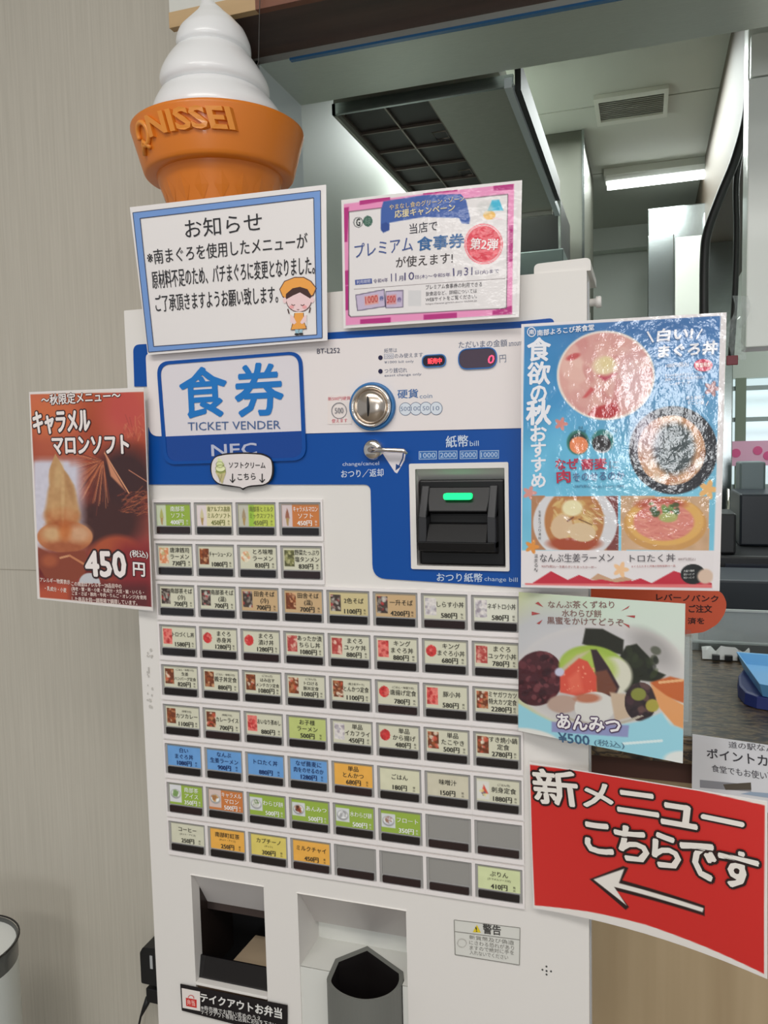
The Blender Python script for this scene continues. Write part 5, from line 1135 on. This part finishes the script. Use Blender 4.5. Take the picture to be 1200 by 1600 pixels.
b.add(vs, fs, M((206, 210, 208), .12, coat=.8)); b.build('wrapper', cl_)
b = B()
for i in range(3): b.box((pc[0] - .02 + i * .02, .578, CT + .003), (pc[0] - .008 + i * .02, .586, CT + .011), M((24, 26, 26), .4))
b.build('filling', cl_)
# blue coin tray on its dark blue base
bt = thing('blue_money_tray', 'light blue money tray on a dark blue rubber mat on the stone counter', 'tray', tuple(P(1190, 1060, Z=CT)))
def trayz(z, e): 
    p_ = [P(1150, 1018, Z=z), P(1260, 1026, Z=z), P(1262, 1082, Z=z), P(1186, 1068, Z=z)]; c0 = np.mean(p_, 0); return [tuple(c0 + (q - c0) * e) for q in p_]
def loft(b, rings, mat, capb=True):
    n = len(rings[0]); vs = [v_ for r_ in rings for v_ in r_]; fs = []
    for j in range(len(rings) - 1):
        for i in range(n): l = (i + 1) % n; fs.append((j * n + i, j * n + l, (j + 1) * n + l, (j + 1) * n + i))
    fs.append(tuple(range((len(rings) - 1) * n, len(rings) * n)))
    b.add(vs, fs, mat)
b = B(); top = trayz(CT + .040, 1.0)
def scale(r_, e, dz): c0 = np.mean(r_, 0); return [tuple(np.array([c0[0] + (q[0] - c0[0]) * e, c0[1] + (q[1] - c0[1]) * e, q[2] + dz])) for q in r_]
loft(b, [scale(top, .80, -.022), top, scale(top, .94, .0), scale(top, .78, -.014)], M((110, 178, 236), .4, coat=.2)); b.build('tray_dish', bt, .002)
base_ = [tuple(P(x, y, Z=CT + .001)) for x, y in ((1164, 1056), (1152, 1072), (1153, 1088), (1163, 1100), (1182, 1107), (1215, 1112), (1270, 1110), (1285, 1080), (1260, 1050), (1200, 1046))]
b = B(); loft(b, [base_, scale(base_, .97, .016), scale(base_, .90, .017)], M((26, 40, 104), .5)); b.build('tray_mat', bt, .001)
# white paper with point-card notice on the counter front
CW = (1040, 960, 5.7143)
s, t = poster([(1082, 1147), (1262, 1173), (1262, 1290), (1081, 1232)], [.188] * 4, 'point_card_notice', 'white paper notice about point cards hanging from the counter edge', 'notice', col=(212, 212, 216), mat=MATTE)
k = Ink(s, CW, MATTE, .0004); K = (86, 84, 90)
k.text('道の駅なんぶ', 506, 1180, 1010, 1230, 56, K, .01); k.text('ポイントカードも', 342, 1270, 1260, 1400, 84, (60, 58, 64), .015); k.text('食堂でもお使い頂けます', 378, 1392, 1180, 1510, 62, K, .01)
k.poly([(290, 1470), (690, 1500), (692, 1560), (290, 1540)], (140, 140, 146)); k.poly([(460, 1500), (690, 1480), (694, 1545), (480, 1548)], (84, 76, 66)); k.poly([(690, 1562), (1000, 1590), (1000, 1640), (600, 1580)], (150, 166, 186))
k.build('lettering', t)

# ================================================================ kitchen
# exhaust hood
hd = thing('exhaust_hood', 'stainless steel kitchen exhaust hood with dark mesh filters underneath', 'hood', (.22, .7, 2.0))
zh = 2.0
FL = P(520, 181, Z=zh); FRt = P(797, 133, Z=zh); xl, yf_ = FL[0], (FL[1] + FRt[1]) / 2; xr = P(849, 285, Z=zh)[0] + .012; yb = 1.25
b = B(); zt = P(520, 166, Y=yf_)[2]
b.box((xl, yf_, zh), (xr, yf_ + .006, zt + .004), STEEL); b.box((xl, yf_, zh), (xl + .006, yb, zt + .004), STEELD); b.box((xl, yb - .006, zh), (xr - .02, yb, zt + .02), STEELD); b.build('lip', hd)
b = B(); b.hexa([(xl, yf_ + .006, zt), (xr - .02, yf_ + .006, zt), (.235, yf_ + .02, 2.39), (xl + .02, yf_ + .02, 2.39)], [(xl, yb, zt), (xr - .02, yb, zt), (.235, yb, 2.39), (xl + .02, yb, 2.39)], STEELD); b.build('canopy', hd)
fa = P(545, 185, Z=zh + .012); fb = P(684, 166, Z=zh + .012); xm = P(716, 225, Z=zh + .012)[0]
b = B(); b.box((xl + .006, yf_ + .02, zh + .014), (xm, yb - .01, zh + .018), M((30, 24, 22), .5)); b.build('filter_mesh', hd)
fm = M((120, 110, 100), .35, metal=.8)
nx_, ny_ = 2, 7
for i in range(nx_ + 1):
    x = xl + .008 + (xm - xl - .010) * i / nx_; b = B(); b.box((x - .0015, yf_ + .02, zh + .009), (x + .0015, yb - .01, zh + .014), fm); b.build('filter_bar', hd)
for j in range(ny_ + 1):
    y = yf_ + .022 + (yb - yf_ - .035) * j / ny_; b = B(); b.box((xl + .008, y - .0015, zh + .009), (xm, y + .0015, zh + .014), fm); b.build('filter_bar', hd)
b = B()
for y in (yf_ + .15, yf_ + .37):
    b = B(); b.tube([(xm - .028, y, zh + .004), (xm - .004, y, zh + .004), (xm - .004, y + .035, zh + .004), (xm - .028, y + .035, zh + .004), (xm - .028, y, zh + .004)], .0012, fm, 6); b.build('filter_handle', hd)
pass
b = B(); b.hexa([(xm, yf_ + .006, zh + .006), (xr - .014, yf_ + .006, zh + .006), (xr - .014, yb - .01, zh + .010), (xm, yb - .01, zh + .010)], [(xm, yf_ + .006, zh + .012), (xr - .014, yf_ + .006, zh + .012), (xr - .014, yb - .01, zh + .016), (xm, yb - .01, zh + .016)], STEELD); b.build('baffle_plate', hd)
b = B(); b.box((xr - .014, yf_ - .004, zh - .004), (xr - .002, yb, zh + .012), M((190, 198, 202), .3, metal=.3)); b.box((xr - .002, yf_ + .03, zh + .004), (xr + .008, yb - .1, zh + .05), DARK); b.build('side_flange', hd)
# duct and dark cabinet beyond
dc = thing('wall_duct', 'grey steel duct box beyond the hood under the kitchen ceiling', 'duct', (.3, 1.8, 1.9))
a = P(838, 262, Y=1.8); c_ = P(912, 420, Y=1.8)
b = B(); b.box((a[0] - .12, 1.8, c_[2] - .35), (c_[0], 2.3, 2.4), M((74, 75, 66), .5)); b.build('duct_body', dc, .003)
b = B(); b.box((c_[0] - .004, 1.795, c_[2] - .35), (c_[0] + .003, 1.80, 2.4), STEEL); b.build('duct_edge', dc)
a = P(760, 322, Y=1.45); c_ = P(876, 392, Y=1.45)
sv = thing('salamander_grill', 'black open grill box on a steel shelf beyond the pink campaign sheet', 'grill', (a[0], 1.6, c_[2]))
b = B(); b.box((a[0], 1.45, c_[2]), (c_[0], 1.75, a[2]), M((24, 25, 25), .4)); b.build('grill_body', sv, .003)
p1 = P(876, 330, Y=1.44)
b = B(); b.box((p1[0] - .006, 1.435, c_[2]), (p1[0], 1.45, a[2] - .01), STEEL); b.build('grill_edge', sv)
b = B(); b.box((a[0] - .02, 1.42, c_[2] - .09), (c_[0] + .01, 1.8, c_[2]), M((104, 116, 114), .35, metal=.5)); b.build('grill_shelf', sv, .003)
# ceiling vent
v1 = P(928, 150, Z=2.4); v2 = P(1043, 130, Z=2.4); v3 = P(1045, 176, Z=2.4)
vx0, vx1 = P(930, 168, Z=2.4)[0], P(1044, 152, Z=2.4)[0]; vy0, vy1 = (v1[1] + v2[1]) / 2, P(990, 184, Z=2.4)[1]
cv = thing('ceiling_vent', 'square grey air vent grille in the kitchen ceiling', 'vent', ((vx0 + vx1) / 2, (vy0 + vy1) / 2, 2.39))
b = B(); fw = .012
for (xa, ya, xb, yb2) in ((vx0, vy0, vx1, vy0 + .03), (vx0, vy1 - .03, vx1, vy1), (vx0, vy0 + .0302, vx0 + fw, vy1 - .0302), (vx1 - fw, vy0 + .0302, vx1, vy1 - .0302)): b.box((xa, ya, 2.388), (xb, yb2, 2.3995), M((190, 190, 180), .5))
b.build('frame', cv)
for j in range(11):
    y = vy0 + .03 + (vy1 - vy0 - .06) * (j + .5) / 11; b = B(); b.hexa([(vx0 + fw, y - .006, 2.390), (vx1 - fw, y - .006, 2.390), (vx1 - fw, y + .004, 2.398), (vx0 + fw, y + .004, 2.398)], [(vx0 + fw, y - .004, 2.389), (vx1 - fw, y - .004, 2.389), (vx1 - fw, y + .006, 2.397), (vx0 + fw, y + .006, 2.397)], M((150, 150, 142), .5)); b.build('slat', cv)
# fluorescent lamp
fl = thing('fluorescent_lamp', 'long bright fluorescent tube lamp on the kitchen ceiling', 'ceiling lamp', (.62, 2.3, 2.4))
LY = 2.25; ta = P(949, 293, Y=LY); tb = P(1112, 270, Y=LY); tz = (ta[2] + tb[2]) / 2
b = B(); b.box((ta[0] - .01, LY - .05, 2.375), (.86, LY + .05, 2.3995), M((205, 208, 204), .4)); b.hexa([(ta[0] - .005, LY - .03, tz + .01), (.855, LY - .03, tz + .01), (.855, LY - .05, 2.376), (ta[0] - .005, LY - .05, 2.376)], [(ta[0] - .005, LY + .03, tz + .01), (.855, LY + .03, tz + .01), (.855, LY + .05, 2.376), (ta[0] - .005, LY + .05, 2.376)], M((214, 216, 212), .4)); b.build('housing', fl)
b = B(); b.tube([(ta[0], LY, tz), (.84, LY, tz)], .014, M((250, 255, 250), .4, emit=11, photo=False), 12); b.build('tube', fl)
# steel refrigerator
fx0 = P(1012, 420, Y=2.2)[0]; fx1 = P(1146, 420, Y=2.2)[0]; fzt = P(1050, 322, Y=2.2)[2]
rf = thing('steel_refrigerator', 'tall brushed steel refrigerator reflecting the lamp at the kitchen back', 'refrigerator', ((fx0 + fx1) / 2, 2.4, 0))
b = B(); b.box((fx0, 2.2, .05), (fx1, 2.8, fzt), STEEL); b.build('refrigerator_body', rf, .004)
xm_ = P(1054, 420, Y=2.18)[0]; xq = P(1097, 420, Y=2.18)[0]
zmid = P(1050, 372, Y=2.18)[2]
for (xa, xb, za, zb, mt) in ((fx0, xm_ - .002, .1, fzt - .10, STEEL), (xm_ + .002, xq, .1, zmid, M((206, 208, 200), .3)), (xq + .004, fx1, .1, fzt - .04, STEEL)):
    b = B(); b.box((xa, 2.175, za), (xb, 2.199, zb), mt); dd = b.build('refrigerator_door', rf, .003)
    b = B(); b.tube([(xb - .012, 2.165, (za + zb) / 2 - .1), (xb - .012, 2.158, (za + zb) / 2), (xb - .012, 2.165, (za + zb) / 2 + .1)], .004, CHROME, 8); b.build('handle', dd)
# black hoses
def hose(name, pts, Y, r, label):
    P3 = [Vector(P(x, y, Y=Y)) for x, y in pts]; out = []
    for i in range(len(P3) - 1):
        p0, p1, p2, p3 = P3[max(i - 1, 0)], P3[i], P3[i + 1], P3[min(i + 2, len(P3) - 1)]
        for k_ in range(6):
            u_ = k_ / 6; out.append(.5 * ((2 * p1) + (p2 - p0) * u_ + (2 * p0 - 5 * p1 + 4 * p2 - p3) * u_ ** 2 + (3 * p1 - p0 - 3 * p2 + p3) * u_ ** 3))
    out.append(P3[-1]); b = B(); b.tube(out, r, M((24, 24, 24), .45), 12); tag(b.build(name), label, 'hose')
hose('black_hose', [(1172, 60), (1168, 170), (1150, 245), (1126, 305), (1106, 360), (1101, 400), (1100, 480), (1100, 700)], .80, .0085, 'thick black hose curving down in front of the steel refrigerator')
hose('black_hose', [(1166, 180), (1156, 240), (1150, 290), (1151, 360), (1149, 440), (1146, 500), (1142, 560)], .84, .0058, 'thinner straight black hose just left of the white hanging cabinet')
# white hanging cabinet
cb = thing('hanging_cabinet', 'white steel cabinet hanging over the counter at the right edge', 'cabinet', (.9, .7, 1.58))
a = P(1164, 543, Y=.62); zs_ = P(1180, 120, Y=.62)[2]; za_ = P(1180, 52, Y=.62)[2]
CW_ = M((222, 226, 220), .35, coat=.2)
b = B(); b.box((a[0] + .002, .64, a[2]), (1.5, .70, 2.2), CW_); b.build('cabinet_body', cb, .003)
b = B(); b.box((a[0] + .001, .62, a[2]), (1.1, .6395, zs_ - .0012), CW_); b.build('cabinet_door', cb, .002)
b = B(); b.box((a[0] + .004, .62, zs_ + .0012), (1.1, .6395, za_), CW_); b.build('upper_door', cb, .002)
# clear bag and scissors-like clip
bg = thing('clear_plastic_bag', 'crumpled clear plastic bag with a red tag hanging left of the white cabinet', 'bag', tuple(P(1146, 470, Y=.6)))
b = B(); rnd = random.Random(9); n1, n2 = 7, 16; vs = []
for j in range(n2 + 1):
    for i in range(n1 + 1):
        q0 = P(1136 + 24 * i / n1 + (6 * math.sin(j * .5)) * (1 if i in (0, n1) else .4) + 8 * (1 - j / n2), 462 + 100 * j / n2, Y=.60 + rnd.uniform(-.006, .006)); vs.append(tuple(q0))
fs = [(j * (n1 + 1) + i, (j + 1) * (n1 + 1) + i, (j + 1) * (n1 + 1) + i + 1, j * (n1 + 1) + i + 1) for j in range(n2) for i in range(n1)]
b.add(vs, fs, ACR, smooth=False); b.build('bag_film', bg)
a = P(1135, 556, Y=.59); c_ = P(1153, 570, Y=.59); b = B(); b.box((a[0], .588, c_[2]), (c_[0], .592, a[2]), M((110, 24, 36), .4)); b.build('tag', bg, .001)
# far window with daylight, frames and banner
wn = bpy.data.objects.new('window_1', None); COL.objects.link(wn); wn['kind'] = 'structure'; wn.location = (1.1, 3.12, 1.2)
b = B(); b.box((wl, 3.17, wz0), (wx1, 3.175, wz1), M((206, 222, 226), .5, emit=.9, photo=False)); b.build('daylight_pane', wn)
FRM = M((150, 160, 160), .4)
for z_ in (P(1180, 606, Y=3.1)[2], P(1180, 655, Y=3.1)[2], P(1180, 722, Y=3.1)[2], P(1180, 760, Y=3.1)[2]):
    b = B(); b.box((wl, 3.09, z_ - .010), (wx1, 3.11, z_ + .010), FRM); b.build('rail', wn)
for x_ in (P(1130, 700, Y=3.1)[0], P(1156, 700, Y=3.1)[0], P(1196, 740, Y=3.1)[0] + .2):
    b = B(); b.box((x_ - .022, 3.08, wz0), (x_ + .022, 3.10, wz1), M((122, 132, 116), .5)); b.build('mullion', wn)
bn = thing('pink_banner', 'pink and white banner seen through the far kitchen window', 'banner', tuple(P(1180, 705, Y=3.06)))
a = P(1126, 690, Y=3.06); c_ = P(1290, 726, Y=3.06)
b = B(); b.box((a[0], 3.06, c_[2]), (c_[0], 3.065, a[2]), M((224, 170, 196), .5)); b.build('cloth', bn)
b = B()
for x, y, w_ in ((1150, 708, 5), (1184, 704, 6), (1200, 712, 6), (1215, 704, 6)):
    q0 = P(x, y, Y=3.058); b.lathe((q0[0], 3.0585, q0[2]), (0, 1, 0), [(0, .02), (.002, .02)], M((214, 90, 140), .5), 12)
b.build('print', bn)
# dark kitchen equipment beyond the counter
def kbox(name, label, cat, x0, y0, x1, y1, Y, dp, mat, zb=None, extra=None):
    a = P(x0, y0, Y=Y); c_ = P(x1, y1, Y=Y); t = thing(name, label, cat, ((a[0] + c_[0]) / 2, Y + dp / 2, c_[2] if zb is None else zb))
    b = B(); b.box((a[0], Y, c_[2] if zb is None else zb), (c_[0], Y + dp, a[2]), mat); b.build('body', t, .006)
    if extra: extra(t, a, c_, Y)
    return t
def ex1(t, a, c_, Y):
    b = B(); b.box((a[0] + .02, Y - .006, a[2] - .09), (c_[0] - .02, Y, a[2] - .02), M((40, 44, 56), .3)); b.build('front_plate', t)
    b = B()
    for i in range(4): b.lathe((a[0] + .05 + i * .07, Y - .006, a[2] - .055), (0, 1, 0), [(0, .012), (-.016, .010)], M((60, 60, 62), .4), 14)
    b.build('knobs', t)
kbox('gas_range', 'black cooking range block standing beyond the counter', 'range', 1120, 868, 1330, 1000, 1.35, .5, M((26, 27, 30), .4), 0, ex1); RT = P(1120, 868, Y=1.35)[2] + .001
kbox('rice_cooker', 'dark rounded cooker seen beyond the counter under the far window', 'cooker', 1156, 772, 1300, 872, 1.55, .27, M((34, 38, 46), .35), RT, None)
kbox('dark_pot', 'dark cooking pot partly hidden by the right edge of the blue poster', 'pot', 1120, 802, 1150, 872, 1.37, .14, M((30, 30, 32), .4), RT, None)
kbox('steel_canister', 'grey steel canister in front of the far window', 'canister', 1156, 722, 1196, 776, 1.8, .12, M((110, 120, 122), .4, metal=.4), None, None)
kbox('under_shelf', 'dark under-counter shelf unit below the cooking range', 'shelf', 1100, 905, 1330, 1000, 1.1, .2, M((40, 46, 54), .5), 0, None)
